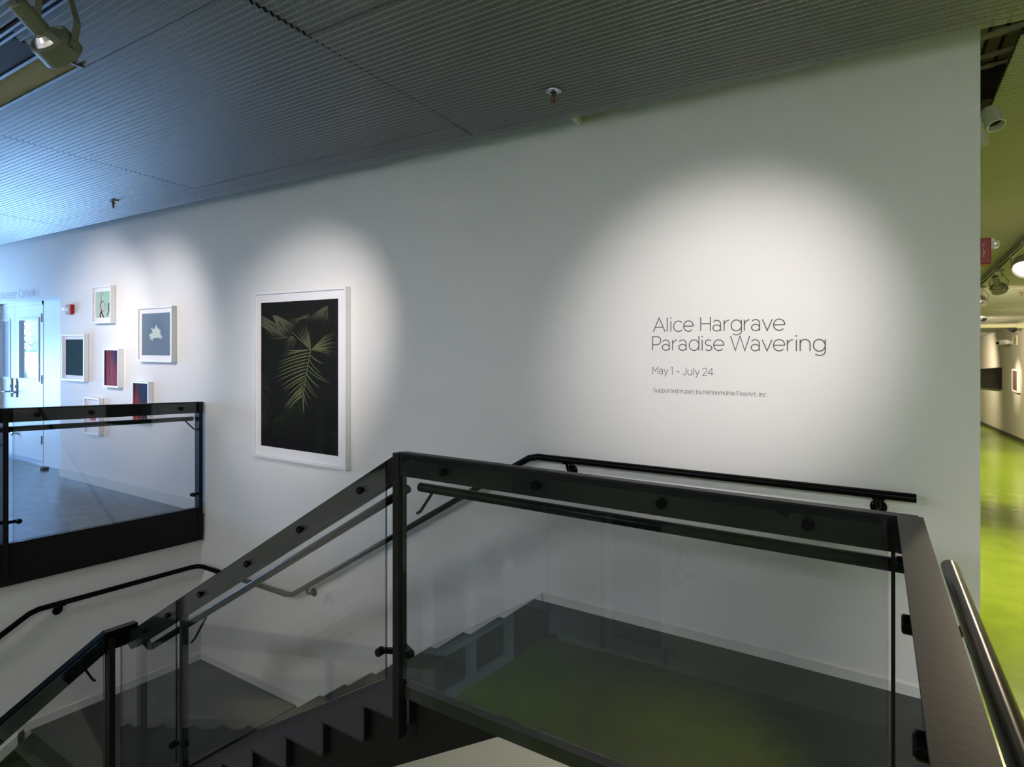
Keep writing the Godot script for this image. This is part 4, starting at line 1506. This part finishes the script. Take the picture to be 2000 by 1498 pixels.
func build_lettering() -> void:
	define_glyphs()
	var R := Vector3.RIGHT
	var z := 0.0015
	var t := thing("wall_lettering", "grey cut lettering of the show's title, dates and supporter on the lit white wall", "lettering", Vector3(-0.66, 1.34, 0.0))
	text_part(t, "Alice Hargrave", Vector3(-1.092, 1.6925, z), R, 0.0775, 0.068, 0.692, M.vinyl)
	text_part(t, "Paradise Wavering", Vector3(-1.103, 1.5875, z), R, 0.0775, 0.068, 0.888, M.vinyl)
	text_part(t, "May 1 – July 24", Vector3(-1.098, 1.452, z), R, 0.040, 0.085, 0.342, M.vinyl, 0.045)
	text_part(t, "Supported in part by Hahnemühle FineArt, Inc.", Vector3(-1.09, 1.350, z), R, 0.0225, 0.10, 0.606, M.vinyl, 0.09)
	done()
	t = thing("door_lettering", "pale grey cut lettering on the white wall above the catwalk doors", "lettering", Vector3(-10.2, 2.245, 0.0))
	var wd := text_width("dwasser Catwalk", 0.02)
	var full := text_width("Goldwasser Catwalk", 0.02)
	var w := 1.195 * full / wd
	text_part(t, "Goldwasser Catwalk", Vector3(-9.232 - w, 2.246, z), R, 0.104, 0.062, w, M.vinyl_grey)
	text_part(t, "Gallery", Vector3(-9.168, 2.246, z), Vector3.UP, 0.026, 0.12, 0.105, M.vinyl_grey, 0.02, Vector3.LEFT)
	done()
	# directions on the wall beside the lower stair; the stair glass mirrors them
	t = thing("direction_lettering", "teal cut lettering with directions and an arrow, seen mirrored in the stair glass", "lettering", W(-5.556, -1.95, 4.2))
	var back := Vector3(0, -FALL, -1).normalized()
	var lines := ["Guida Family Creative Wing", "Kanter-McCormick Gallery", "Jackman Goldwasser Catwalk", "Thurow Digital Lab", "Gallery 5"]
	text_part(t, "THIS WAY TO".to_lower().capitalize() if false else "This way to", W(-5.554, -1.655, 4.64), back, 0.04, 0.13, 0.33, M.vinyl_teal)
	for k in 5:
		var y := -1.762 - k * 0.109
		text_part(t, "•", W(-5.554, y, 4.66), back, 0.05, 0.3, 0.0, M.vinyl_teal)
		text_part(t, lines[k], W(-5.554, y, 4.60), back, 0.056, 0.12, 0.038 * lines[k].length(), M.vinyl_teal)
	var st := new_st()
	var c := W(-5.554, -1.62, 4.17)
	for q in [[Vector2(-0.05, -0.05), Vector2(0.045, 0.045)], [Vector2(-0.02, 0.05), Vector2(0.06, 0.05)], [Vector2(0.05, -0.03), Vector2(0.05, 0.06)]]:
		var a: Vector2 = q[0]
		var b: Vector2 = q[1]
		ribbon(st, PackedVector3Array([c + back * a.x * 1.3 + Vector3.UP * a.y * 1.3, c + back * b.x * 1.3 + Vector3.UP * b.y * 1.3]), Vector3.RIGHT, 0.021, false)
	obj("arrow", st, M.vinyl_teal, t)
	done()


# ==================================================================== lamps
func spot(at: Vector3, to: Vector3, energy: float, angle: float, soft: float, c: Color, size := 0.05) -> SpotLight3D:
	var l := SpotLight3D.new()
	l.name = numbered("lamp_beam")
	add_child(l)
	l.look_at_from_position(at, to, Vector3.UP if absf((to - at).normalized().y) < 0.98 else Vector3.RIGHT)
	l.light_energy = energy
	l.light_color = c
	l.spot_angle = angle
	l.spot_angle_attenuation = soft
	l.spot_attenuation = 2.0
	l.spot_range = 40.0
	l.light_size = size
	l.shadow_enabled = true
	return l


func track_head(label: String, at: Vector3, aim: Vector3, hang: float, r: float, m: Material, group := "", turn := 0.6) -> Vector3:
	# at: the middle of the drum's back rim; aim: where the beam goes; hang: the height of the track. Returns the face of the lamp.
	var t := thing("track_lamp", label, "spotlight", at, group)
	var d := (aim - at).normalized()
	var s := new_st()
	lathe(s, at, d, [[r * 0.80, 0.004], [r * 0.86, -0.002], [r * 0.97, 0.0], [r, 0.006], [r, r * 0.95], [r * 0.97, r], [r * 0.92, r], [r * 0.92, 0.012], [r * 0.80, 0.004]], 40)
	obj("drum", s, m, t)
	s = new_st()
	lathe(s, at, d, [[r * 0.30, -r * 0.44], [r * 0.36, -r * 0.34], [r * 0.44, -r * 0.30], [r * 0.62, -r * 0.14], [r * 0.78, r * 0.06], [r * 0.86, r * 0.3], [r * 0.9, r * 0.8]], 40)
	obj("reflector", s, M.reflector, t)
	s = new_st()
	lathe(s, at, d, [[0.0, -r * 1.86], [r * 0.36, -r * 1.86], [r * 0.41, -r * 1.78], [r * 0.43, -r * 0.45], [r * 0.40, -r * 0.40], [r * 0.28, -r * 0.38]], 28)
	obj("socket_housing", s, m, t)
	# the flat strap that joins socket and drum
	var u := d.cross(Vector3.UP).normalized()
	u = u.rotated(d, turn)
	var v := d.cross(u)
	for e in [-1.0, 1.0]:
		s = new_st()
		var P := []
		for q in [[0.40, -0.46], [0.97, 0.0]]:
			for c in [[1, 1], [1, -1], [-1, -1], [-1, 1]]:
				P.append(at + u * e * (q[0] * r + 0.002 * c[0]) + d * (q[1] * r + 0.004 * c[0]) + v * 0.16 * r * c[1])
		hexa(s, P)
		obj("strap", s, m, t)
	# glowing face
	s = new_st()
	lathe(s, at, d, [[0.0, r * 0.86], [r * 0.80, r * 0.82], [r * 0.90, r * 0.74]], 32)
	obj("lamp_face", s, M.glow, t)
	# yoke up to the track
	var top := Vector3(at.x, hang, at.z) + Vector3(0, 0, 0.0)
	var pivot := at + d * r * 0.5
	var side := d.cross(Vector3.UP).normalized()
	s = new_st()
	for e in [-1.0, 1.0]:
		var a: Vector3 = pivot + side * e * (r + 0.006)
		var b: Vector3 = a + Vector3(0, r * 1.1, 0) + side * e * 0.01
		var c: Vector3 = top + side * e * r * 0.30 + Vector3(0, -0.03, 0)
		var pts := [a - Vector3(0, r * 0.18, 0), a + Vector3(0, r * 0.3, 0), b, c, top + side * e * 0.004 + Vector3(0, -0.02, 0)]
		for i in pts.size() - 1:
			var P := []
			for q in [pts[i], pts[i + 1]]:
				for cc in [[1, 1], [1, -1], [-1, -1], [-1, 1]]:
					var flat := Vector3(d.x, 0, d.z).normalized()
					P.append(q + side * 0.0022 * cc[0] + flat * 0.013 * cc[1])
			hexa(s, P)
		lathe(s, a, side * e, [[0.016, -0.004], [0.016, 0.006], [0.012, 0.009], [0.0, 0.009]], 18)
	obj("yoke", s, m, t)
	s = new_st()
	cube(s, top.x - 0.06, top.x + 0.06, top.y - 0.035, top.y, top.z - 0.018, top.z + 0.018)
	obj("track_adapter", s, m, t)
	s = new_st()
	var bk := at - d * r * 1.8
	tube(s, PackedVector3Array([bk + u * 0.01, bk - d * 0.02 + Vector3(0.03, -0.012, 0), bk + Vector3(0.07, 0.0, -0.01), top.lerp(bk, 0.5) + Vector3(0.05, 0, 0), top + Vector3(0.03, -0.03, 0)]), 0.0035, 8)
	obj("flex", s, m, t)
	done()
	return at + d * r * 0.95


func build_lamps() -> void:
	var white := Color(1.0, 0.965, 0.96)
	var warm := Color(1.0, 0.92, 0.80)
	# ---- the track in the ceiling slot, parallel to the wall
	var t := thing("light_track", "black lighting track in the ceiling slot beside the return air grille", "track", W(-4.0, CEIL, 2.215))
	var s := new_st()
	for z in [2.200, 2.226]:
		box(s, -11.5, 0.5, CEIL - 0.012, CEIL + 0.02, z - 0.006, z + 0.006)
	box(s, -11.5, 0.5, CEIL + 0.016, CEIL + 0.024, 2.194, 2.232)
	obj("track_channel", s, M.satin, t)
	s = new_st()
	for x in [-5.2, -3.22]:
		s = new_st()
		box(s, x - 0.06, x + 0.06, CEIL - 0.014, CEIL + 0.015, 2.207, 2.219)
		obj("track_joint", s, M.steel, t)
	done()
	var hang := CEIL + FALL * 2.3 - 0.01
	# the head in view lights the big picture
	var a := Vector3(-2.53, 2.7187, 2.362)
	var f := track_head("olive grey open-backed spotlight under the ceiling beside the return air grille", a, a + Vector3(-0.315, -0.479, -0.82) * 2.0, hang + 0.08, 0.0725, M.olive, "", 0.5)
	spot(f, Vector3(-4.02, 1.62, 0), 6.0, 22.0, 1.0, white)
	a = Vector3(0.18, 2.74, 2.55)
	f = track_head("grey spotlight out over the rail, lighting the wall title", a, Vector3(-0.66, 1.55, 0), hang, 0.0725, M.olive)
	spot(f, Vector3(-0.72, 1.68, 0), 6.4, 20.5, 1.0, white)
	a = Vector3(-6.5, 2.72, 2.3)
	f = track_head("grey spotlight over the catwalk, lighting the left of the picture cluster", a, Vector3(-7.5, 1.5, 0), hang, 0.0725, M.olive)
	spot(f, Vector3(-7.5, 1.80, 0), 4.3, 28.0, 1.0, white)
	a = Vector3(-5.6, 2.72, 2.3)
	f = track_head("grey spotlight over the catwalk edge, lighting the right of the picture cluster", a, Vector3(-6.4, 1.4, 0), hang, 0.0725, M.olive)
	spot(f, Vector3(-6.3, 1.68, 0), 4.3, 28.0, 1.0, white)

	# ---- the corridor's track and heads
	t = thing("light_track", "long lighting track under the green-tinted corridor ceiling", "track", W(1.27, CEIL - 0.06, -8.0))
	s = new_st()
	for x in [1.235, 1.265]:
		box(s, x - 0.006, x + 0.006, CEIL - 0.075, CEIL - 0.03, -25.0, 8.0)
	box(s, 1.23, 1.27, CEIL - 0.034, CEIL - 0.026, -25.0, 8.0)
	obj("track_channel", s, M.satin, t)
	s = new_st()
	for z in [-22.0, -18.0, -14.0, -10.0, -6.0, -2.0, 2.0, 6.0]:
		tube(s, PackedVector3Array([W(1.25, CEIL - 0.03, z), W(1.25, CEIL + 0.01, z)]), 0.006, 8)
	obj("track_hanger", s, M.satin, t)
	done()
	var heads := [
		[-4.30, Vector3(0.35, 0.3, -2.2), "bright flared corridor spotlight nearest the white wall's end", 8.0, 55.0],
		[-6.05, Vector3(2.2, -0.3, -8.0), "second corridor spotlight hanging from the long track", 11.0, 62.0],
		[-7.6, Vector3(2.5, 1.3, -10.4), "third corridor spotlight half hidden by the white wall's edge", 6.5, 40.0],
		[-9.2, Vector3(1.7, -0.45, -9.6), "corridor spotlight short of the white pipe, pointing at the floor", 9.0, 62.0],
		[-11.5, Vector3(2.93, 0.3, -12.3), "corridor spotlight far along the track", 8.0, 66.0],
		[-13.2, Vector3(2.93, 1.1, -16.6), "corridor spotlight beyond the white pipe, washing the right wall", 6.5, 66.0],
		[-15.2, Vector3(2.93, 0.7, -15.75), "corridor spotlight above the small picture", 7.0, 17.0],
		[-19.0, Vector3(2.93, 0.0, -20.5), "corridor spotlight above the long dark screen", 8.0, 66.0],
		[-23.5, Vector3(2.93, 0.0, -24.8), "corridor spotlight near the corridor's far end", 8.0, 66.0],
		[-1.6, Vector3(2.0, 0.0, -2.4), "corridor spotlight over the green floor past the wall's end", 7.5, 58.0],
		[0.6, Vector3(1.9, 0.0, 0.2), "corridor spotlight above the railing corner", 3.5, 50.0],
		[4.0, Vector3(2.0, 0.0, 3.5), "corridor spotlight behind the viewer", 3.0, 50.0],
	]
	for h in heads:
		var z: float = h[0]
		var at := W(1.25, CEIL - 0.29, z)
		f = track_head(h[2], at, h[1], CEIL - 0.078 + FALL * z, 0.115 if z == -4.30 else 0.08, M.lamp_grey, "", 0.3)
		spot(f, h[1], h[3], h[4], 1.0, warm)
	# ---- lower storey: two lamps under the corridor floor
	for q in [[Vector3(0.6, -0.62, 2.6), Vector3(-1.2, -1.6, 0.0), "grey spotlight under the corridor floor, lighting the lower wall", 2.6], [Vector3(-1.0, -0.45, 7.4), Vector3(-2.4, LOW, 6.4), "grey spotlight over the lower hall floor", 12.0], [Vector3(-1.5, -0.45, 4.6), Vector3(-5.5, -1.9, 4.3), "grey spotlight aimed at the lower direction lettering", 16.0]]:
		f = track_head(q[2], q[0], q[1], q[0].y + 0.25, 0.0725, M.olive)
		spot(f, q[1], q[3], 21.0 if q[3] == 16.0 else 38.0, 1.0, warm)
	a = Vector3(-3.0, -0.55, 5.0)
	f = track_head("grey spotlight with a cool beam aimed at the glazed screen of the lower hall", a, Vector3(-5.2, -3.1, 6.8), a.y + 0.25, 0.0725, M.olive)
	spot(f, Vector3(-5.2, -3.1, 6.8), 12.0, 30.0, 1.0, Color(0.66, 0.83, 1.0))


# ==================================================================== things on the ceiling and the walls
func sprinkler(label: String, at: Vector3) -> void:
	var t := thing("sprinkler", label, "sprinkler", at, "")
	var s := new_st()
	lathe(s, at, Vector3.DOWN, [[0.018, 0.0], [0.020, 0.008], [0.026, 0.010], [0.040, 0.004], [0.041, 0.0]], 32)
	obj("escutcheon", s, M.chrome, t)
	s = new_st()
	lathe(s, at, Vector3.DOWN, [[0.013, -0.01], [0.013, 0.022], [0.009, 0.026], [0.0, 0.026]], 16)
	for e in [-1.0, 1.0]:
		tube(s, PackedVector3Array([at + Vector3(0.011 * e, -0.018, 0), at + Vector3(0.014 * e, -0.036, 0), at + Vector3(0.010 * e, -0.052, 0), at + Vector3(0, -0.058, 0)]), 0.0028, 8)
	obj("sprinkler_body", s, M.brass, t)
	s = new_st()
	tube(s, PackedVector3Array([at + Vector3(0, -0.026, 0), at + Vector3(0, -0.054, 0)]), 0.0035, 10)
	obj("bulb", s, M.red_bulb, t)
	s = new_st()
	lathe(s, at, Vector3.DOWN, [[0.0, 0.058], [0.006, 0.058], [0.0145, 0.061], [0.0145, 0.063], [0.0, 0.0635]], 20)
	obj("deflector", s, M.brass, t)
	done()


func alarm(label: String, at: Vector3, right: Vector3, upright: bool) -> void:
	# at: the middle of the back; right: the reader's right; a red box with a clear strobe
	var t := thing("fire_alarm", label, "fire alarm", at, "")
	var up := Vector3.UP
	var n := right.cross(up)
	var s := new_st()
	bevel_cube(s, -0.062 if not upright else -0.055, 0.062 if not upright else 0.055, -0.058, 0.058, 0.0, 0.044, 0.004)
	var b := obj("alarm_body", s, M.red, t)
	org = Vector3.ZERO
	# (the box is built about the origin, then turned to its wall)
	b.mesh = turned(b.mesh, Transform3D(Basis(right, up, n), at), at)
	s = new_st()
	org = at
	var P := []
	var high := up * (0.034 if upright else 0.0)
	var reach := 0.032 if upright else 0.055
	for q in [[0.0, 1.0], [reach, 0.72]]:
		for c in [[1, 1], [1, -1], [-1, -1], [-1, 1]]:
			P.append(at + high + n * (0.044 + q[0]) + right * 0.045 * q[1] * c[0] + up * 0.020 * q[1] * c[1])
	hexa(s, P)
	obj("strobe_lens", s, M.lens, t)
	s = new_st()
	P = []
	for q in [0.0, 0.012]:
		for c in [[1, 1], [1, -1], [-1, -1], [-1, 1]]:
			P.append(at + high + n * (0.044 + q) + right * 0.048 * c[0] + up * 0.022 * c[1])
	hexa(s, P)
	obj("strobe_bezel", s, M.white_metal, t)
	s = new_st()
	tube(s, PackedVector3Array([at + high + n * 0.06 - right * 0.03, at + high + n * 0.06 + right * 0.03]), 0.005, 8)
	obj("strobe_tube", s, M.chrome, t)
	for y in [-0.02, -0.046] if upright else [0.032, -0.046]:
		s = new_st()
		letters(s, "FIRE", at + n * 0.0445 - right * 0.028 + up * y, right, up, 0.016, 0.16, 0.056, 0.1)
		obj("text_line", s, M.vinyl_white, t)
	if upright:
		# the word also runs down the side of the box that faces the hall
		var letters_ := ["F", "I", "R", "E"]
		for k in 4:
			s = new_st()
			var side := -right
			letters(s, letters_[k], at + side * -0.0 - right * 0.0555 + n * 0.014 + up * (0.022 - k * 0.0155), n, up, 0.0105, 0.15, 0.0, 0.0)
			obj("text_line", s, M.vinyl_white, t)
	done()


func turned(m: Mesh, x: Transform3D, at: Vector3) -> ArrayMesh:
	var st := SurfaceTool.new()
	st.begin(Mesh.PRIMITIVE_TRIANGLES)
	# the vertices were stored less «at»
	st.append_from(m, 0, Transform3D(Basis.IDENTITY, -at) * x * Transform3D(Basis.IDENTITY, at))
	return st.commit()


func build_ceiling_things() -> void:
	sprinkler("chrome pendent sprinkler in the ribbed ceiling near the middle of the long wall", W(-1.44, CEIL - 0.006, 0.551))
	sprinkler("chrome pendent sprinkler in the blue-lit ribbed ceiling above the picture cluster", W(-6.02, CEIL - 0.006, 0.562))
	alarm("red fire alarm box with a strobe on the white wall by the catwalk doors", Vector3(-8.25, 2.038, 0.0), Vector3.RIGHT, false)
	alarm("red fire alarm box seen edge-on past the white wall's end, reading down its side", Vector3(0.381, 2.036, -0.105), Vector3(0, 0, -1), true)

	# a stub of pipe from above the ceiling's edge to the wall
	var t := thing("sprinkler_pipe", "short white pipe stub between the ceiling's edge and the long wall", "pipe", Vector3(-1.55, 2.97, 0.0))
	var s := new_st()
	tube(s, PackedVector3Array([Vector3(-1.55, 2.977, 0.0), Vector3(-1.55, 2.985, 0.30)]), 0.021, 20)
	lathe(s, Vector3(-1.55, 2.977, 0.0), Vector3(0, 0, 1), [[0.024, 0.0], [0.024, 0.004], [0.021, 0.005]], 20)
	obj("pipe", s, M.pipe, t)
	done()

	# the return-air grille and the blank plate in the slot
	t = thing("air_grille", "louvred return air grille set in the ribbed ceiling at the upper left", "grille", W(-5.0, CEIL, 1.98))
	s = new_st()
	var x0 := -7.4
	var x1 := -3.39
	box(s, x0, x1, CEIL - 0.006, CEIL + 0.006, 1.893, 1.912)
	box(s, x0, x1, CEIL - 0.006, CEIL + 0.006, 2.050, 2.066)
	box(s, x1 - 0.018, x1, CEIL - 0.006, CEIL + 0.006, 1.912, 2.050)
	box(s, x0, x0 + 0.018, CEIL - 0.006, CEIL + 0.006, 1.912, 2.050)
	obj("grille_frame", s, M.satin, t)
	var blade := new_st()
	org = Vector3.ZERO
	hexa(blade, [Vector3(0, 0, 0), Vector3(0.002, 0, 0), Vector3(0.014, 0.028, 0), Vector3(0.012, 0.028, 0), Vector3(0, 0.0068, 0.138), Vector3(0.002, 0.0068, 0.138), Vector3(0.014, 0.0348, 0.138), Vector3(0.012, 0.0348, 0.138)])
	var bm := blade.commit()
	org = t.position
	var n := 0
	var x := x1 - 0.04
	while x > x0 + 0.02 and n < 140:
		put("louvre", bm, M.deck, t, W(x, CEIL + 0.001, 1.912) - t.position)
		x -= 0.0285
		n += 1
	s = new_st()
	box(s, x0, x1, CEIL + 0.06, CEIL + 0.07, 1.9, 2.06)
	obj("duct_back", s, M.black, t)
	done()
	t = thing("blank_plate", "flat dark plate between the grille and the lighting track in the ceiling", "plate", W(-5.0, CEIL, 2.12))
	s = new_st()
	box(s, -11.5, -3.39, CEIL + 0.004, CEIL + 0.010, 2.066, 2.188)
	obj("plate", s, M.dark, t)
	done()
	# above the corridor's near corner the deck is bare: three conduits, clips and a beam
	for q in [[-0.52, 0.017, "thick painted conduit nearest the wall's top in the open ceiling slot"], [-0.76, 0.013, "middle painted conduit in the open ceiling slot"], [-0.90, 0.010, "thin painted conduit with a coupling, third in the open ceiling slot"]]:
		t = thing("conduit", q[2], "conduit", W(0.4, 3.16, q[0]))
		s = new_st()
		tube(s, PackedVector3Array([W(-0.4, 3.19, q[0]), W(0.42, 3.2, q[0]), W(0.8, 3.235, q[0] + 0.03), W(2.6, 3.24, q[0] + 0.03)]), q[1], 14)
		obj("pipe", s, M.deck, t)
		s = new_st()
		tube(s, PackedVector3Array([W(0.5, 3.208, q[0] + 0.006), W(0.54, 3.211, q[0] + 0.009)]), q[1] + 0.003, 14)
		obj("coupling", s, M.deck, t)
		done()
	s = new_st()
	box(s, -0.4, 2.9, 3.20, 3.38, -1.36, -1.24)
	box(s, -0.4, 2.9, 3.22, 3.38, -2.6, -2.45)
	for k in 9:
		var xx := 0.36 + k * 0.075
		box(s, xx, xx + 0.012, 3.36, 3.385, -5.0, 0.2)
	struct("beam", s, M.deck_dark)
	# twin cylinder fixture
	t = thing("twin_spotlight", "white twin-cylinder spotlight fixture at the top of the white wall's end", "spotlight", W(0.45, 2.68, -0.5))
	s = new_st()
	var c := Vector3(0.408, 2.69, -0.50)
	bevel_cube(s, c.x - 0.06, c.x + 0.035, c.y - 0.03, c.y + 0.07, c.z - 0.05, c.z + 0.03, 0.005)
	tube(s, PackedVector3Array([c + Vector3(0, 0.07, 0), Vector3(c.x, CEIL + 0.06, c.z)]), 0.012, 12)
	obj("mount", s, M.white_metal, t)
	for q in [[c + Vector3(0.075, 0.055, 0.03), Vector3(0.25, -1, 0.55)], [c + Vector3(0.02, -0.01, 0.0), Vector3(0.1, -1, -0.1)]]:
		s = new_st()
		lathe(s, q[0], q[1], [[0.0, -0.055], [0.036, -0.055], [0.039, -0.05], [0.039, 0.055], [0.034, 0.055], [0.033, 0.02]], 28)
		var cy := obj("cylinder", s, M.white_metal, t)
		s = new_st()
		lathe(s, q[0], q[1], [[0.033, 0.02], [0.02, 0.012], [0.0, 0.010]], 24)
		obj("lens", s, M.black, cy)
	done()


func build_corridor_things() -> void:
	# white pipe across the corridor
	var t := thing("white_pipe", "white painted pipe with a coupling running across the far corridor", "pipe", W(1.5, 2.487, -10.7))
	var s := new_st()
	tube(s, PackedVector3Array([W(0.3, 2.487, -10.7), W(3.0, 2.487, -10.7)]), 0.043, 18)
	obj("pipe", s, M.pipe, t)
	s = new_st()
	tube(s, PackedVector3Array([W(2.13, 2.487, -10.7), W(2.25, 2.487, -10.7)]), 0.055, 18)
	obj("coupling", s, M.pipe, t)
	done()
	# the dark screen and the little picture on the far wall
	t = thing("wall_screen", "long dark screen in a black case on the corridor's right wall", "screen", W(2.93, 2.1, -20.2))
	s = new_st()
	box(s, 2.842, 2.925, 1.25, 1.85, -24.6, -17.95)
	obj("screen_case", s, M.steel, t)
	s = new_st()
	box(s, 2.838, 2.842, 1.285, 1.815, -24.4, -18.6)
	obj("screen_face", s, M.screen, t)
	done()
	var im := grad_image(80, 130, Color(0.50, 0.40, 0.40), Color(0.44, 0.30, 0.28))
	brush(im, Vector2(0, 82), Vector2(40, 88), Vector2(80, 84), 1.6, 1.6, Color(0.25, 0.18, 0.17), false)
	for k in 30:
		var xx := rng.randf() * 80
		brush(im, Vector2(xx, 0), Vector2(xx + 2, 60), Vector2(xx, 130), 1.2, 1.2, Color(0.40, 0.28, 0.27, 0.3), false)
	t = thing("corridor_picture", "small white framed reddish brown picture in a pool of light on the corridor wall", "picture", Vector3(2.93, 0.44, -15.75))
	s = new_st()
	var x0 := 2.862
	for q in [[0.44, 1.0, -16.10, -16.06], [0.44, 1.0, -15.44, -15.40], [0.44, 0.48, -16.06, -15.44], [0.96, 1.0, -16.06, -15.44]]:
		cube(s, x0, 2.926, q[0], q[1], q[2], q[3])
	obj("frame", s, M.frame, t)
	var st := new_st()
	for v in [[0.96, -16.06, 0, 0], [0.96, -15.44, 1, 0], [0.48, -15.44, 1, 1], [0.96, -16.06, 0, 0], [0.48, -15.44, 1, 1], [0.48, -16.06, 0, 1]]:
		st.set_normal(Vector3(-1, 0, 0))
		st.set_uv(Vector2(v[2], v[3]))
		st.add_vertex(Vector3(x0 + 0.01, v[0], v[1]) - org)
	var m := mat(Color.WHITE, 0.3)
	m.albedo_texture = ImageTexture.create_from_image(im)
	obj("print", st, m, t)
	done()
	# camera, grille, loudspeaker and dome on wall and ceiling
	t = thing("security_camera", "white bullet security camera on the corridor's right wall beside a small grille", "camera", Vector3(2.93, 1.66, -16.9))
	s = new_st()
	tube(s, PackedVector3Array([Vector3(2.92, 1.66, -16.35), Vector3(2.80, 1.66, -16.38)]), 0.05, 14)
	obj("mount", s, M.white_metal, t)
	s = new_st()
	tube(s, PackedVector3Array([Vector3(2.80, 1.675, -16.25), Vector3(2.70, 1.655, -16.75)]), 0.058, 18)
	cube(s, 2.66, 2.78, 1.71, 1.725, -16.86, -16.3)
	obj("camera_body", s, M.white_metal, t)
	s = new_st()
	lathe(s, Vector3(2.69, 1.655, -16.6), Vector3(-0.9, -0.1, 0.45), [[0.03, 0.02], [0.036, 0.065], [0.028, 0.07], [0.0, 0.066]], 16)
	obj("camera_lens", s, M.black, t)
	done()
	t = thing("wall_grille", "small square vent grille high on the corridor's right wall", "grille", Vector3(2.93, 1.58, -16.0))
	s = new_st()
	for q in [[1.60, 1.84, -16.27, -16.22], [1.60, 1.84, -15.78, -15.73], [1.60, 1.64, -16.22, -15.78], [1.80, 1.84, -16.22, -15.78]]:
		cube(s, 2.90, 2.925, q[0], q[1], q[2], q[3])
	obj("grille_frame", s, M.pipe, t)
	for k in 5:
		s = new_st()
		cube(s, 2.905, 2.92, 1.65 + k * 0.032, 1.665 + k * 0.032, -16.22, -15.78)
		obj("louvre", s, M.pipe, t)
	s = new_st()
	cube(s, 2.922, 2.928, 1.64, 1.80, -16.22, -15.78)
	obj("vent_back", s, M.black, t)
	done()
	t = thing("loudspeaker", "black box loudspeaker tilted on the corridor's right wall behind the white pipe", "loudspeaker", Vector3(2.80, 1.9, -15.2))
	s = new_st()
	var o := Vector3(2.76, 2.02, -15.2)
	var bx := Basis(Vector3(0, 0, 1), 0.75).rotated(Vector3.UP, -0.6)
	var P := []
	for e in [-1, 1]:
		for c in [[1, 1], [1, -1], [-1, -1], [-1, 1]]:
			P.append(o + bx * Vector3(0.085 * c[0], 0.075 * c[1], 0.08 * e))
	hexa(s, P)
	obj("speaker_box", s, M.dark, t)
	s = new_st()
	tube(s, PackedVector3Array([o, Vector3(2.93, 2.06, -15.2)]), 0.02, 8)
	obj("speaker_arm", s, M.dark, t)
	done()
	t = thing("dome_camera", "small dome camera on the far corridor ceiling", "camera", W(2.0, CEIL, -13.6))
	s = new_st()
	lathe(s, W(2.0, CEIL, -13.6), Vector3.DOWN, [[0.0, 0.0], [0.10, 0.0], [0.10, 0.03], [0.07, 0.05]], 22)
	obj("dome_base", s, M.white_metal, t)
	s = new_st()
	lathe(s, W(2.0, CEIL, -13.6), Vector3.DOWN, [[0.07, 0.05], [0.062, 0.085], [0.035, 0.11], [0.0, 0.118]], 22)
	obj("dome", s, M.black, t)
	done()
	sprinkler("chrome pendent sprinkler in the corridor ceiling", W(1.97, CEIL, -9.2))
